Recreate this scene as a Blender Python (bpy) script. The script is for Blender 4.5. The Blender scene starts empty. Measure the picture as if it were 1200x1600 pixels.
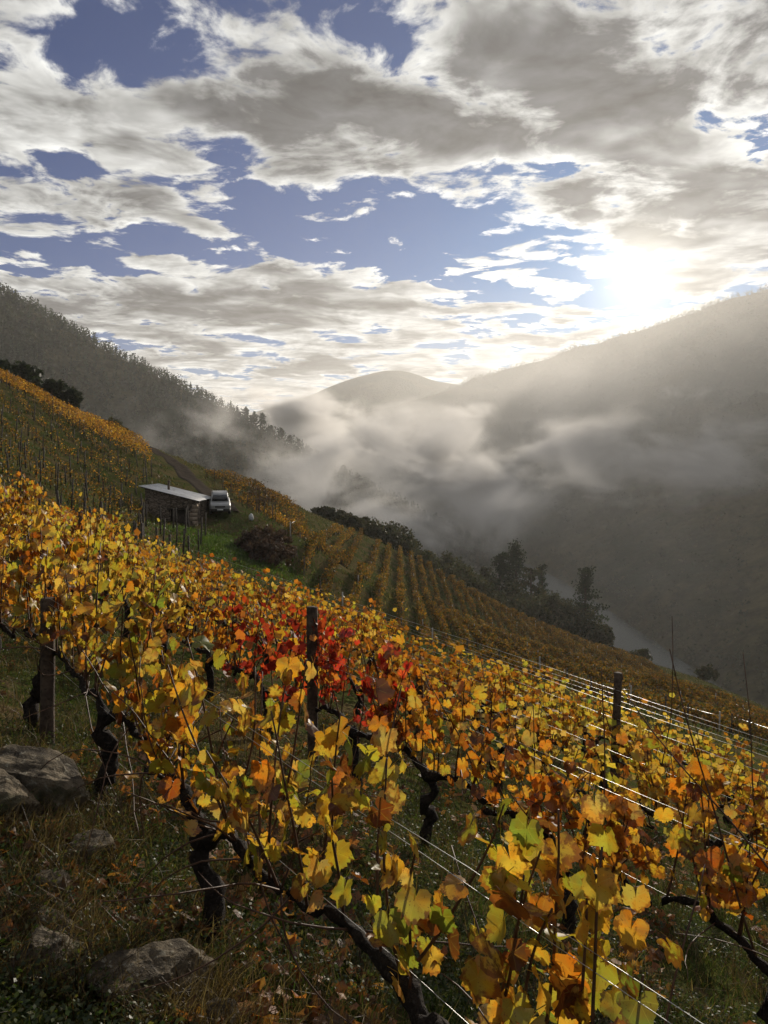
import bpy, math, random
import numpy as np
from mathutils import Vector, Matrix, noise as mnoise

random.seed(7)
rng = np.random.default_rng(7)
S = bpy.context.scene
COL = S.collection
F, CU, HV = 1202.0, 600.0, 720.0        # focal length, centre column and horizon row of the photograph (pixels)

# ------------------------------------------------------------------ camera
cam = bpy.data.cameras.new('camera')
cam.sensor_fit = 'VERTICAL'; cam.sensor_height = 24.0; cam.lens = 24.0 * F / 1600.0
cam.shift_y = -(800 - HV) / 1600.0
cam.clip_start = 0.05; cam.clip_end = 40000
camo = bpy.data.objects.new('camera', cam); COL.objects.link(camo)
camo.location = (0, 0, 0); camo.rotation_euler = (math.radians(90), 0, 0)
S.camera = camo

# ------------------------------------------------------------------ light directions and exposure
SUN = Vector((400, F, 292)).normalized()
SUN_EL = math.asin(SUN.z); SUN_AZ = math.atan2(SUN.x, SUN.y)
S.view_settings.view_transform = 'Standard'; S.view_settings.look = 'None'
S.view_settings.gamma = 1.0; S.view_settings.use_curve_mapping = False
S.view_settings.exposure = 0.22
S.render.engine = 'CYCLES'
cy = S.cycles
cy.max_bounces = 8; cy.diffuse_bounces = 3; cy.glossy_bounces = 2; cy.transmission_bounces = 4
cy.volume_bounces = 1; cy.transparent_max_bounces = 8
cy.use_denoising = True
cy.volume_step_rate = 1.0; cy.volume_max_steps = 128
cy.sample_clamp_indirect = 4.0
cy.use_adaptive_sampling = True; cy.adaptive_threshold = 0.02


class NT:
    """small helper to wire shader nodes"""
    def __init__(self, tree):
        self.t = tree; self.n = tree.nodes; self.l = tree.links
        self.n.clear()
    def node(self, typ, **kw):
        nd = self.n.new(typ)
        for k, v in kw.items():
            setattr(nd, k, v)
        return nd
    def put(self, sock, v):
        if v is None: return
        if isinstance(v, bpy.types.NodeSocket): self.l.new(v, sock)
        else:
            if hasattr(sock, 'default_value'):
                try: sock.default_value = v
                except Exception: sock.default_value = (*v, 1.0) if len(v) == 3 else v[:3]
    def m(self, op, a, b=None, c=None, clamp=False):
        nd = self.node('ShaderNodeMath', operation=op, use_clamp=clamp)
        for i, v in enumerate((a, b, c)):
            self.put(nd.inputs[i], v)
        return nd.outputs[0]
    def vm(self, op, a, b=None, out=0, scale=None):
        nd = self.node('ShaderNodeVectorMath', operation=op)
        self.put(nd.inputs[0], a)
        if b is not None: self.put(nd.inputs[1], b)
        if scale is not None: self.put(nd.inputs[3], scale)
        return nd.outputs[out]
    def ramp(self, x, a, b, lo=0.0, hi=1.0, smooth=True):
        nd = self.node('ShaderNodeMapRange', interpolation_type='SMOOTHSTEP' if smooth else 'LINEAR')
        self.put(nd.inputs['Value'], x)
        for nme, v in (('From Min', a), ('From Max', b), ('To Min', lo), ('To Max', hi)):
            self.put(nd.inputs[nme], v)
        return nd.outputs[0]
    def mix(self, f, a, b, blend='MIX'):
        nd = self.node('ShaderNodeMix', data_type='RGBA', blend_type=blend)
        self.put(nd.inputs[0], f)
        for s, v in ((nd.inputs[6], a), (nd.inputs[7], b)):
            self.put(s, (*v, 1.0) if isinstance(v, (tuple, list)) and len(v) == 3 else v)
        return nd.outputs[2]
    def noise(self, vec, scale, detail=4, rough=0.55, dist=0.0, out='Fac', dim='3D'):
        nd = self.node('ShaderNodeTexNoise', noise_dimensions=dim)
        self.put(nd.inputs['Vector'], vec)
        nd.inputs['Scale'].default_value = scale; nd.inputs['Detail'].default_value = detail
        nd.inputs['Roughness'].default_value = rough; nd.inputs['Distortion'].default_value = dist
        return nd.outputs[out]
    def bump(self, h, strength=0.4, dist=0.02):
        nd = self.node('ShaderNodeBump')
        nd.inputs['Strength'].default_value = strength; nd.inputs['Distance'].default_value = dist
        self.put(nd.inputs['Height'], h)
        return nd.outputs[0]


# ------------------------------------------------------------------ world: sky with a broken cloud deck
W = bpy.data.worlds.new('World'); S.world = W; W.use_nodes = True
w = NT(W.node_tree)
BG = 0.08
W.cycles.sampling_method = 'MANUAL'; W.cycles.sample_map_resolution = 256
CLOUD_LIFT = 0.05


def sky_pt(u, v):
    """plane coordinates of the cloud deck seen at a pixel"""
    d = Vector(((u - CU), F, (HV - v))).normalized()
    return d.x / (d.z + CLOUD_LIFT), d.y / (d.z + CLOUD_LIFT)


tc = w.node('ShaderNodeTexCoord').outputs['Generated']
sx = w.node('ShaderNodeSeparateXYZ'); w.put(sx.inputs[0], tc)
zz = w.m('ADD', w.m('MAXIMUM', sx.outputs[2], 0.0), CLOUD_LIFT)
px = w.m('DIVIDE', sx.outputs[0], zz); py = w.m('DIVIDE', sx.outputs[1], zz)
cp = w.node('ShaderNodeCombineXYZ'); w.put(cp.inputs[0], px); w.put(cp.inputs[1], py); cp.inputs[2].default_value = 3.7
P = cp.outputs[0]
warp = w.noise(P, 2.0, 2, 0.5, out='Color')
P2 = w.vm('ADD', P, w.vm('MULTIPLY', w.vm('SUBTRACT', warp, (0.5, 0.5, 0.5)), (0.30, 0.30, 0.0)))


def bumps(lst):
    """soft elliptical openings (negative) and thick parts (positive) of the deck"""
    tot = None
    for (u, v, ru, rv, amp) in lst:
        cx, cyy = sky_pt(u, v)
        q = w.vm('MULTIPLY', w.vm('SUBTRACT', P, (cx, cyy, 3.7)), (1.0 / ru, 1.0 / rv, 0.0))
        g = w.m('MULTIPLY', w.m('POWER', 0.37, w.vm('DOT_PRODUCT', q, q, out=1)), amp)
        tot = g if tot is None else w.m('ADD', tot, g)
    return tot


BUMP = bumps([
    (450, 372, 0.70, 0.46, -0.27), (690, 325, 0.38, 0.28, -0.24), (800, 415, 0.60, 0.50, -0.12), (290, 355, 0.22, 0.22, 0.20), (560, 322, 0.13, 0.09, 0.22), (485, 342, 0.10, 0.08, 0.16),
    (530, 50, 0.20, 0.13, -0.24), (40, 50, 0.27, 0.17, -0.30), (375, 240, 0.09, 0.14, -0.18),
    (80, 400, 0.6, 0.36, -0.17), (20, 260, 0.16, 0.18, -0.16), (650, 440, 0.30, 0.50, -0.12),
    (850, 170, 0.50, 0.45, 0.22), (250, 190, 0.42, 0.36, 0.14), (1150, 250, 0.5, 0.9, 0.18),
    (560, 462, 0.50, 0.50, 0.20), (250, 480, 1.2, 0.8, 0.16), (720, 375, 0.20, 0.14, 0.22),
    (500, 590, 8.0, 3.5, 0.10),
])
NA = w.noise(P2, 3.3, 9, 0.60, 0.0)
NB = w.noise(P, 0.8, 2, 0.5)
NS = w.noise(w.vm('ADD', P2, (0.022, 0.07, 0.0)), 3.3, 4, 0.60, 0.0)
D = w.m('ADD', w.m('ADD', w.m('MULTIPLY_ADD', NA, 1.85, -0.925), w.m('MULTIPLY_ADD', NB, 0.7, -0.35)), w.m('ADD', BUMP, 0.56))
relief = w.m('SUBTRACT', NA, NS)
NT_ = w.m('ADD', w.noise(P, 1.7, 3, 0.55), bumps([(800, 165, 0.30, 0.22, 0.16), (1010, 110, 0.42, 0.26, 0.14), (260, 480, 0.7, 0.4, 0.10), (1130, 300, 0.35, 0.4, 0.10), (330, 130, 0.25, 0.2, 0.06)]))
alpha = w.ramp(D, w.m('MULTIPLY_ADD', NB, -0.16, 0.525), w.m('MULTIPLY_ADD', NB, 0.24, 0.475))
thick = w.m('MULTIPLY', w.ramp(D, 0.50, 0.80), w.ramp(NT_, 0.38, 0.60, 0.35, 1.0))
cosg = w.m('MAXIMUM', w.vm('DOT_PRODUCT', tc, tuple(SUN), out=1), 0.0)
g8 = w.m('POWER', cosg, 22.0)
g2 = w.m('POWER', cosg, 160.0)
g3 = w.m('POWER', cosg, 900.0)
sky = w.node('ShaderNodeTexSky', sky_type='NISHITA')
sky.sun_disc = False; sky.sun_elevation = SUN_EL; sky.sun_rotation = SUN_AZ
sky.altitude = 400; sky.air_density = 1.0; sky.dust_density = 0.6; sky.ozone_density = 2.0
k = 1.0 / BG
bright = (0.78 * k, 0.78 * k, 0.75 * k); core = (0.105 * k, 0.105 * k, 0.11 * k)
ccol = w.mix(thick, bright, core)
lit = w.m('ADD', w.m('ADD', 0.74, w.m('MULTIPLY', g8, 0.45)), w.m('MULTIPLY', relief, 3.4))
ccol = w.vm('SCALE', ccol, scale=w.m('MAXIMUM', lit, 0.25))
skyc = w.vm('MULTIPLY', sky.outputs[0], (0.0, 0.17, 0.48))
base = w.mix(alpha, skyc, ccol)
glow = w.m('ADD', w.m('MULTIPLY', g2, 0.08 * k), w.m('MULTIPLY', g3, 0.7 * k))
base = w.vm('ADD', base, w.vm('SCALE', (1.0, 0.95, 0.82), scale=glow))
bgn = w.node('ShaderNodeBackground'); w.put(bgn.inputs[0], base); bgn.inputs[1].default_value = BG
wo = w.node('ShaderNodeOutputWorld'); w.l.new(bgn.outputs[0], wo.inputs[0])

# ------------------------------------------------------------------ sun
sl = bpy.data.lights.new('sun', 'SUN'); sl.energy = 5.0; sl.angle = math.radians(0.6); sl.color = (1.0, 0.90, 0.76)
so = bpy.data.objects.new('sun', sl); COL.objects.link(so)
so.rotation_euler = SUN.to_track_quat('Z', 'Y').to_euler(); so.location = SUN * 300


# ================================================================== helpers
def tag(o, label=None, cat=None, group=None, kind=None):
    if label: o['label'] = label
    if cat: o['category'] = cat
    if group: o['group'] = group
    if kind: o['kind'] = kind
    return o


def link(name, data, mat=None, parent=None):
    o = bpy.data.objects.new(name, data); COL.objects.link(o)
    if mat is not None and data is not None and not data.materials: data.materials.append(mat)
    if parent is not None: o.parent = parent
    return o


def empty(name, loc=(0, 0, 0), rz=0.0):
    o = bpy.data.objects.new(name, None); COL.objects.link(o)
    o.location = loc; o.rotation_euler = (0, 0, rz); o.empty_display_size = 0.1
    return o


def mesh(name, V, Fc, smooth=False, fcol=None, uv=None):
    """V (n,3); Fc a list of arrays (m,k) of faces"""
    if not isinstance(Fc, list): Fc = [Fc]
    Fc = [np.asarray(f, dtype=np.int32) for f in Fc if len(f)]
    me = bpy.data.meshes.new(name)
    V = np.asarray(V, dtype=np.float32)
    me.vertices.add(len(V)); me.vertices.foreach_set('co', V.ravel())
    nl = sum(f.size for f in Fc); npoly = sum(len(f) for f in Fc)
    me.loops.add(nl); me.loops.foreach_set('vertex_index', np.concatenate([f.ravel() for f in Fc]))
    me.polygons.add(npoly)
    tot = np.concatenate([np.full(len(f), f.shape[1], np.int32) for f in Fc])
    st = np.concatenate([[0], np.cumsum(tot)[:-1]]).astype(np.int32)
    me.polygons.foreach_set('loop_start', st)
    if smooth: me.polygons.foreach_set('use_smooth', np.ones(npoly, dtype=bool))
    if fcol is not None:
        a = me.attributes.new('leafcol', 'FLOAT_COLOR', 'FACE')
        c = np.ones((npoly, 4), np.float32); c[:, :3] = fcol
        a.data.foreach_set('color', c.ravel())
    if uv is not None:
        l = me.uv_layers.new(name='UVMap')
        idx = np.concatenate([f.ravel() for f in Fc])
        l.data.foreach_set('uv', np.asarray(uv, np.float32)[idx].ravel())
    me.update(calc_edges=True)
    return me


class MB:
    """collects shapes for ONE mesh"""
    def __init__(self): self.V = []; self.Q = []; self.T = []; self.n = 0
    def add(self, V, Q=(), T=()):
        self.V.append(np.asarray(V, float).reshape(-1, 3))
        if len(Q): self.Q.append(np.asarray(Q) + self.n)
        if len(T): self.T.append(np.asarray(T) + self.n)
        self.n += len(self.V[-1])
    def box(self, x0, x1, y0, y1, z0, z1):
        v = [(x0, y0, z0), (x1, y0, z0), (x1, y1, z0), (x0, y1, z0), (x0, y0, z1), (x1, y0, z1), (x1, y1, z1), (x0, y1, z1)]
        self.add(v, [(0, 3, 2, 1), (4, 5, 6, 7), (0, 1, 5, 4), (1, 2, 6, 5), (2, 3, 7, 6), (3, 0, 4, 7)])
        return self
    def hexa(self, v):
        self.add(v, [(0, 3, 2, 1), (4, 5, 6, 7), (0, 1, 5, 4), (1, 2, 6, 5), (2, 3, 7, 6), (3, 0, 4, 7)]); return self
    def tube(self, pts, rad, n=6, cap=True):
        V, Q, T = tube(pts, rad, n, cap); self.add(V, Q, T); return self
    def build(self, name, mat, parent=None, smooth=False):
        fs = []
        if self.Q: fs.append(np.concatenate(self.Q))
        if self.T: fs.append(np.concatenate(self.T))
        return link(name, mesh(name, np.concatenate(self.V), fs, smooth), mat, parent)


def tube(pts, rad, n=6, cap=True):
    pts = np.asarray(pts, float); m = len(pts)
    rad = np.broadcast_to(np.asarray(rad, float), (m,))
    d = np.gradient(pts, axis=0); d /= np.linalg.norm(d, axis=1, keepdims=True) + 1e-9
    ref = np.array([0.31, 0.17, 0.93]) if abs(d[:, 2]).mean() < 0.85 else np.array([0.96, 0.2, 0.1])
    a = np.cross(d, ref); a /= np.linalg.norm(a, axis=1, keepdims=True) + 1e-9
    b = np.cross(d, a)
    th = np.arange(n) * 2 * math.pi / n
    V = pts[:, None, :] + rad[:, None, None] * (np.cos(th)[None, :, None] * a[:, None, :] + np.sin(th)[None, :, None] * b[:, None, :])
    V = V.reshape(-1, 3)
    i = np.arange(m - 1)[:, None] * n; j = np.arange(n)[None, :]; j2 = (j + 1) % n
    Q = np.stack([i + j, i + j2, i + n + j2, i + n + j], -1).reshape(-1, 4)
    T = np.zeros((0, 3), int)
    if cap:
        V = np.concatenate([V, pts[:1], pts[-1:]]); c0, c1 = m * n, m * n + 1
        jj = np.arange(n)
        T = np.concatenate([np.stack([np.full(n, c0), (jj + 1) % n, jj], -1),
                            np.stack([np.full(n, c1), (m - 1) * n + jj, (m - 1) * n + (jj + 1) % n], -1)])
    return V, Q, T


def new_mat(name):
    m = bpy.data.materials.new(name); m.use_nodes = True
    return m, NT(m.node_tree)


def out_surf(n, shader, vol=None):
    o = n.node('ShaderNodeOutputMaterial')
    if shader is not None: n.l.new(shader, o.inputs[0])
    if vol is not None: n.l.new(vol, o.inputs[1])


def principled(n, color, rough=0.8, spec=0.3, metal=0.0, normal=None):
    p = n.node('ShaderNodeBsdfPrincipled')
    n.put(p.inputs['Base Color'], (*color, 1.0) if isinstance(color, tuple) and len(color) == 3 else color)
    n.put(p.inputs['Roughness'], rough); n.put(p.inputs['Metallic'], metal)
    n.put(p.inputs['Specular IOR Level'], spec)
    if normal is not None: n.l.new(normal, p.inputs['Normal'])
    return p.outputs[0]


def noise_mat(name, c1, c2, scale, rough=0.85, bump=0.0, detail=5, spec=0.25, metal=0.0, c3=None, coord='Object', bdist=0.02):
    m, n = new_mat(name)
    v = n.node('ShaderNodeTexCoord').outputs[coord]
    a = n.noise(v, scale, detail, 0.6)
    col = n.mix(n.ramp(a, 0.35, 0.65), c1, c2)
    if c3 is not None: col = n.mix(n.ramp(n.noise(v, scale * 3.1, 3), 0.55, 0.7), col, c3)
    nm = n.bump(n.noise(v, scale * 2, detail, 0.65), bump, bdist) if bump else None
    out_surf(n, principled(n, col, rough, spec, metal, nm))
    return m


def leaf_shader(n, col, trans=0.55, gloss=0.04, tboost=(1.12, 1.17, 0.7), rough=0.45):
    d = n.node('ShaderNodeBsdfDiffuse'); n.put(d.inputs[0], col)
    t = n.node('ShaderNodeBsdfTranslucent'); n.put(t.inputs[0], n.mix(1.0, col, (*tboost, 1.0), 'MULTIPLY'))
    mx = n.node('ShaderNodeMixShader'); mx.inputs[0].default_value = trans
    n.l.new(d.outputs[0], mx.inputs[1]); n.l.new(t.outputs[0], mx.inputs[2])
    g = n.node('ShaderNodeBsdfGlossy'); g.inputs['Roughness'].default_value = rough; g.inputs[0].default_value = (1, 1, 1, 1)
    m2 = n.node('ShaderNodeMixShader'); m2.inputs[0].default_value = gloss
    n.l.new(mx.outputs[0], m2.inputs[1]); n.l.new(g.outputs[0], m2.inputs[2])
    return m2.outputs[0]


# leaf of the near vines: colour from the object, brown margin and blotches, paler veins
M_LEAF, n = new_mat('vine_leaf')
oi = n.node('ShaderNodeObjectInfo')
uv = n.node('ShaderNodeUVMap').outputs[0]
off = n.node('ShaderNodeCombineXYZ'); n.put(off.inputs[2], n.m('MULTIPLY', oi.outputs['Random'], 60.0))
vv = n.vm('ADD', uv, off.outputs[0])
rad_ = n.vm('LENGTH', uv, out=1)
blot = n.noise(vv, 2.6, 5, 0.6)
edge = n.m('ADD', blot, n.m('MULTIPLY', n.ramp(rad_, 0.35, 1.0), 0.22))
thr = n.m('SUBTRACT', 0.78, n.m('MULTIPLY', oi.outputs['Alpha'], 0.32))
brown = n.ramp(edge, n.m('SUBTRACT', thr, 0.05), n.m('ADD', thr, 0.09))
sep = n.node('ShaderNodeSeparateXYZ'); n.put(sep.inputs[0], uv)
ang = n.m('ARCTAN2', sep.outputs[0], sep.outputs[1])
vein = n.m('ABSOLUTE', n.m('SINE', n.m('MULTIPLY', ang, 3.1)))
veinm = n.ramp(n.m('MULTIPLY', vein, n.m('ADD', rad_, 0.1)), 0.0, 0.085, 1.0, 0.0)
tint = n.noise(vv, 1.1, 3, 0.5)
c0 = n.mix(n.ramp(tint, 0.35, 0.7), oi.outputs['Color'], n.mix(1.0, oi.outputs['Color'], (1.15, 0.72, 0.45, 1), 'MULTIPLY'))
c0 = n.mix(n.m('MULTIPLY', veinm, 0.6), c0, n.mix(0.5, oi.outputs['Color'], (0.55, 0.42, 0.08, 1)))
c0 = n.mix(n.m('MULTIPLY', brown, 0.9), c0, n.mix(n.ramp(tint, 0.4, 0.6), (0.11, 0.035, 0.012), (0.26, 0.085, 0.018)))
spk = n.ramp(n.noise(vv, 9.0, 3, 0.55), 0.62, 0.68)
c0 = n.mix(n.m('MULTIPLY', spk, 0.6), c0, (0.10, 0.03, 0.01))
out_surf(n, leaf_shader(n, c0, 0.58, 0.035))

M_LEAVES, n = new_mat('vine_foliage')
at_ = n.node('ShaderNodeAttribute', attribute_name='leafcol')
gc = n.node('ShaderNodeTexCoord').outputs['Object']
c0 = n.mix(n.ramp(n.noise(gc, 30.0, 3), 0.5, 0.75), at_.outputs[0], n.mix(1.0, at_.outputs[0], (0.75, 0.45, 0.3, 1), 'MULTIPLY'))
out_surf(n, leaf_shader(n, c0, 0.58, 0.022, rough=0.5))

M_NEEDLE, n = new_mat('tree_foliage')
at_ = n.node('ShaderNodeAttribute', attribute_name='leafcol')
out_surf(n, leaf_shader(n, at_.outputs[0], 0.3, 0.03, (1.1, 1.1, 0.6)))

M_GRASS, n = new_mat('grass_blade')
at_ = n.node('ShaderNodeAttribute', attribute_name='leafcol')
out_surf(n, leaf_shader(n, at_.outputs[0], 0.45, 0.025, (1.1, 1.15, 0.6), 0.45))

M_BARK = noise_mat('vine_bark', (0.012, 0.009, 0.007), (0.034, 0.026, 0.020), 28, 0.95, 1.0, c3=(0.06, 0.052, 0.044))
M_CANE = noise_mat('vine_cane', (0.055, 0.025, 0.014), (0.11, 0.055, 0.03), 22, 0.6, 0.2, spec=0.4)
M_POST = noise_mat('weathered_post_wood', (0.05, 0.035, 0.026), (0.115, 0.085, 0.062), 14, 0.9, 0.7, c3=(0.04, 0.03, 0.02))
M_STAKE = noise_mat('stake_wood', (0.04, 0.033, 0.027), (0.10, 0.085, 0.07), 9, 0.9)
M_WIRE = noise_mat('galvanised_wire', (0.42, 0.42, 0.42), (0.6, 0.6, 0.58), 5, 0.32, metal=0.9)
M_TRUNK = noise_mat('tree_bark', (0.05, 0.037, 0.028), (0.10, 0.075, 0.055), 3, 0.95, 0.5, bdist=0.05)

# ================================================================== terrain shape
def Pl(x, y): return -1.5 - 0.18 * y - 0.31 * x


def w3(u, v, Y): return ((u - CU) / F * Y, Y, (HV - v) / F * Y)


CT = [w3(*p) for p in [
    (350, 885, 50), (318, 830, 66), (345, 806, 69), (235, 806, 66), (420, 870, 60), (400, 800, 72), (310, 762, 82), (270, 727, 100), (240, 706, 115), (205, 688, 135),
    (0, 715, 55), (0, 655, 75), (0, 598, 97), (-150, 640, 60), (-150, 540, 95), (120, 772, 55), (120, 712, 80), (110, 648, 108), (230, 728, 88), (200, 690, 115),
    (430, 895, 54), (400, 772, 100), (450, 790, 114), (530, 825, 130), (600, 850, 140), (700, 912, 150), (800, 970, 160), (900, 1014, 165), (1000, 1034, 170), (1100, 1070, 165), (1200, 1108, 150),
    (500, 945, 60), (500, 870, 88), (600, 990, 62), (600, 910, 98), (700, 1020, 65), (700, 965, 105), (800, 1040, 70), (800, 1000, 115), (900, 1060, 75), (900, 1030, 125),
    (1000, 1068, 90), (1100, 1098, 80), (1200, 1140, 70)]]
CT += [(x, y, Pl(x, y)) for y in (-25, -8, 3, 12, 20, 28, 36) for x in (-26, -17, -8, 0, 8, 16, 26)]
CT += [(-110, 220, 12), (-70, 190, 2), (-90, 150, 16), (-30, 190, -22), (0, 215, -45), (30, 225, -62), (60, 235, -75), (90, 215, -82), (110, 300, -118), (150, 250, -128), (160, 120, -105), (120, 60, -72), (85, 15, -48), (65, -40, -30), (-80, 40, 28), (-90, -40, 34), (-100, 100, 32)]
CT = np.array(CT)
SC = 60.0


def _ker(r2): return 0.5 * r2 * np.log(r2 + 1e-12)


_X = CT[:, :2] / SC
_d2 = ((_X[:, None] - _X[None]) ** 2).sum(-1)
_N = len(CT)
_A = np.zeros((_N + 3, _N + 3)); _A[:_N, :_N] = _ker(_d2) + 0.004 * np.eye(_N)
_A[:_N, _N] = 1; _A[:_N, _N + 1:] = _X; _A[_N, :_N] = 1; _A[_N + 1:, :_N] = _X.T
_W = np.linalg.solve(_A, np.concatenate([CT[:, 2], np.zeros(3)]))


def sstep(a, b, x):
    t = np.clip((x - a) / (b - a), 0, 1); return t * t * (3 - 2 * t)


def H(x, y):
    """ground height"""
    x = np.asarray(x, float); y = np.asarray(y, float); shp = np.broadcast(x, y).shape
    x = np.broadcast_to(x, shp).ravel(); y = np.broadcast_to(y, shp).ravel()
    q = np.stack([x, y], -1) / SC
    z = np.empty(len(q))
    for i in range(0, len(q), 20000):
        d2 = ((q[i:i + 20000, None] - _X[None]) ** 2).sum(-1)
        z[i:i + 20000] = _ker(d2) @ _W[:_N] + _W[_N] + q[i:i + 20000] @ _W[_N + 1:]
    wgt = sstep(28, 44, np.hypot(x, y)) * 1.0
    z = Pl(x, y) * (1 - wgt) + z * wgt
    z = np.minimum(z, 60 + 0 * z)
    far = sstep(260, 420, np.hypot(x, y))
    z = z * (1 - far) + (-156.0) * far
    z = np.maximum(z, -156.0)
    # river trench
    return z.reshape(shp)


def h1(x, y): return float(H(np.array([x]), np.array([y]))[0])


def vnoise(x, y, s):
    return np.array([mnoise.noise((a * s, b * s, 5.3)) for a, b in zip(np.ravel(x), np.ravel(y))]).reshape(np.shape(x))


# ================================================================== ground sheet
M_GROUND, n = new_mat('hillside_soil_and_turf')
g = n.node('ShaderNodeTexCoord').outputs['Object']
a1 = n.noise(g, 0.45, 6, 0.6); a2 = n.noise(g, 4.5, 6, 0.65); a3 = n.noise(g, 26.0, 4, 0.6)
soil = n.mix(n.ramp(a2, 0.35, 0.65), (0.045, 0.030, 0.019), (0.095, 0.066, 0.040))
turf = n.mix(n.ramp(a3, 0.35, 0.65), (0.030, 0.044, 0.012), (0.075, 0.088, 0.028))
dry = n.mix(n.ramp(a3, 0.4, 0.6), (0.13, 0.10, 0.05), (0.075, 0.058, 0.026))
c = n.mix(n.ramp(n.m('ADD', n.m('MULTIPLY', a1, 0.6), n.m('MULTIPLY', a2, 0.4)), 0.45, 0.56), turf, dry)
c = n.mix(n.ramp(n.m('ADD', n.m('MULTIPLY', a2, 0.6), n.m('MULTIPLY', a3, 0.4)), 0.52, 0.62), c, soil)
out_surf(n, principled(n, c, 1.0, 0.0, 0.0, n.bump(n.m('ADD', a2, n.m('MULTIPLY', a3, 0.5)), 0.6, 0.12)))

angs = np.concatenate([np.linspace(-180, -46, 40, endpoint=False), np.linspace(-46, 46, 300, endpoint=False), np.linspace(46, 180, 40, endpoint=False)])
rads = np.concatenate([np.geomspace(0.4, 430, 330), np.geomspace(470, 5000, 20)])
R_, A_ = np.meshgrid(rads, np.radians(angs), indexing='ij')
GX, GY = R_ * np.sin(A_), R_ * np.cos(A_)
GZ = H(GX, GY)
nz = vnoise(GX, GY, 0.9) * 0.05 + vnoise(GX, GY, 0.17) * 0.22 * sstep(12, 50, R_)
terr = np.sin(GZ * 2 * math.pi / 1.5 + vnoise(GX, GY, 0.05) * 3) * 0.16 * sstep(44, 60, R_) * (1 - sstep(150, 200, R_)) * (GX < -14)
GZ = GZ + nz * (1 - sstep(300, 430, R_)) + terr
GZ[R_ > 420] = -156.0


def ground_z(x, y):
    """height of the ground mesh itself (bilinear in its own rings)"""
    x = np.atleast_1d(np.asarray(x, float)); y = np.atleast_1d(np.asarray(y, float))
    r = np.hypot(x, y); a = np.degrees(np.arctan2(x, y))
    i = np.clip(np.searchsorted(rads, r) - 1, 0, len(rads) - 2); fr = np.clip((r - rads[i]) / (rads[i + 1] - rads[i]), 0, 1)
    j = np.clip(np.searchsorted(angs, a) - 1, 0, len(angs) - 2); fa = np.clip((a - angs[j]) / (angs[j + 1] - angs[j]), 0, 1)
    return (GZ[i, j] * (1 - fr) * (1 - fa) + GZ[i + 1, j] * fr * (1 - fa) + GZ[i, j + 1] * (1 - fr) * fa + GZ[i + 1, j + 1] * fr * fa)


def gz(x, y): return float(ground_z(x, y)[0])


nr, na = R_.shape
V = np.stack([GX, GY, GZ], -1).reshape(-1, 3)
ii = np.arange(nr - 1)[:, None] * na; jj = np.arange(na)[None, :]; j2 = (jj + 1) % na
Q = np.stack([ii + jj, ii + na + jj, ii + na + j2, ii + j2], -1).reshape(-1, 4)
V = np.concatenate([V, [[0, 0, -1.5]]]); cidx = len(V) - 1
T = np.stack([np.full(na, cidx), np.arange(na), (np.arange(na) + 1) % na], -1)
tag(link('ground', mesh('ground', V, [Q, T], True), M_GROUND), kind='structure')

# ------------------------------------------------------------------ river
M_WATER, n = new_mat('river_water')
g = n.node('ShaderNodeTexCoord').outputs['Object']
out_surf(n, principled(n, (0.07, 0.085, 0.08), 0.25, 0.5, 0.0, n.bump(n.noise(g, 0.35, 4, 0.6), 0.5, 0.8)))
rv = [(188, -400), (188, 200), (188, 500), (188, 700), (190, 950), (162, 1250), (60, 1600), (-60, 2100), (-160, 2700), (-180, 3300)]
rv = np.array(rv, float)
tt = np.linspace(0, len(rv) - 1, 80)
rx = np.interp(tt, np.arange(len(rv)), rv[:, 0]); ry = np.interp(tt, np.arange(len(rv)), rv[:, 1])
hw = 40.0
V = np.concatenate([np.stack([rx - hw, ry, np.full(80, -151.0)], -1), np.stack([rx + hw, ry, np.full(80, -151.0)], -1)])
Q = [(i, 80 + i, 81 + i, i + 1) for i in range(79)]
tag(link('river', mesh('river', V, np.array(Q), True), M_WATER), kind='structure')

# ------------------------------------------------------------------ hills
M_HILL, n = new_mat('wooded_hillside')
g = n.node('ShaderNodeTexCoord').outputs['Object']
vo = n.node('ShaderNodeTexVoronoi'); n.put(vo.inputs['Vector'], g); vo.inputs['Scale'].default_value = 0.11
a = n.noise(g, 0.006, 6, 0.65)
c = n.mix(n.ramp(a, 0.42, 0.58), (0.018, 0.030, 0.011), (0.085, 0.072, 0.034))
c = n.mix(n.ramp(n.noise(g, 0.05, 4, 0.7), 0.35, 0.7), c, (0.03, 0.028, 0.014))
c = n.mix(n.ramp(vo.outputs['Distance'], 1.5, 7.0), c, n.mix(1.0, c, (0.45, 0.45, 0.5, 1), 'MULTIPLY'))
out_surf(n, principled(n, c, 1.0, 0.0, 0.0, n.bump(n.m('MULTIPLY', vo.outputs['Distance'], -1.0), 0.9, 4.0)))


def interp_poly(P, m):
    P = np.array(P, float); d = np.concatenate([[0], np.cumsum(np.linalg.norm(np.diff(P[:, :2], axis=0), axis=1))])
    s = np.linspace(0, d[-1], m)
    # smooth (cubic-ish) by repeated averaging of a dense polyline
    Q = np.stack([np.interp(s, d, P[:, k_]) for k_ in range(P.shape[1])], -1)
    for _ in range(int(m * 0.04)):
        Q[1:-1] = 0.25 * Q[:-2] + 0.5 * Q[1:-1] + 0.25 * Q[2:]
    return Q


def rnoise(x, y, s, seed):
    return np.array([mnoise.fractal((a * s, b * s, seed), 0.8, 2.1, 5) for a, b in zip(x.ravel(), y.ravel())]).reshape(x.shape)


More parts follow.
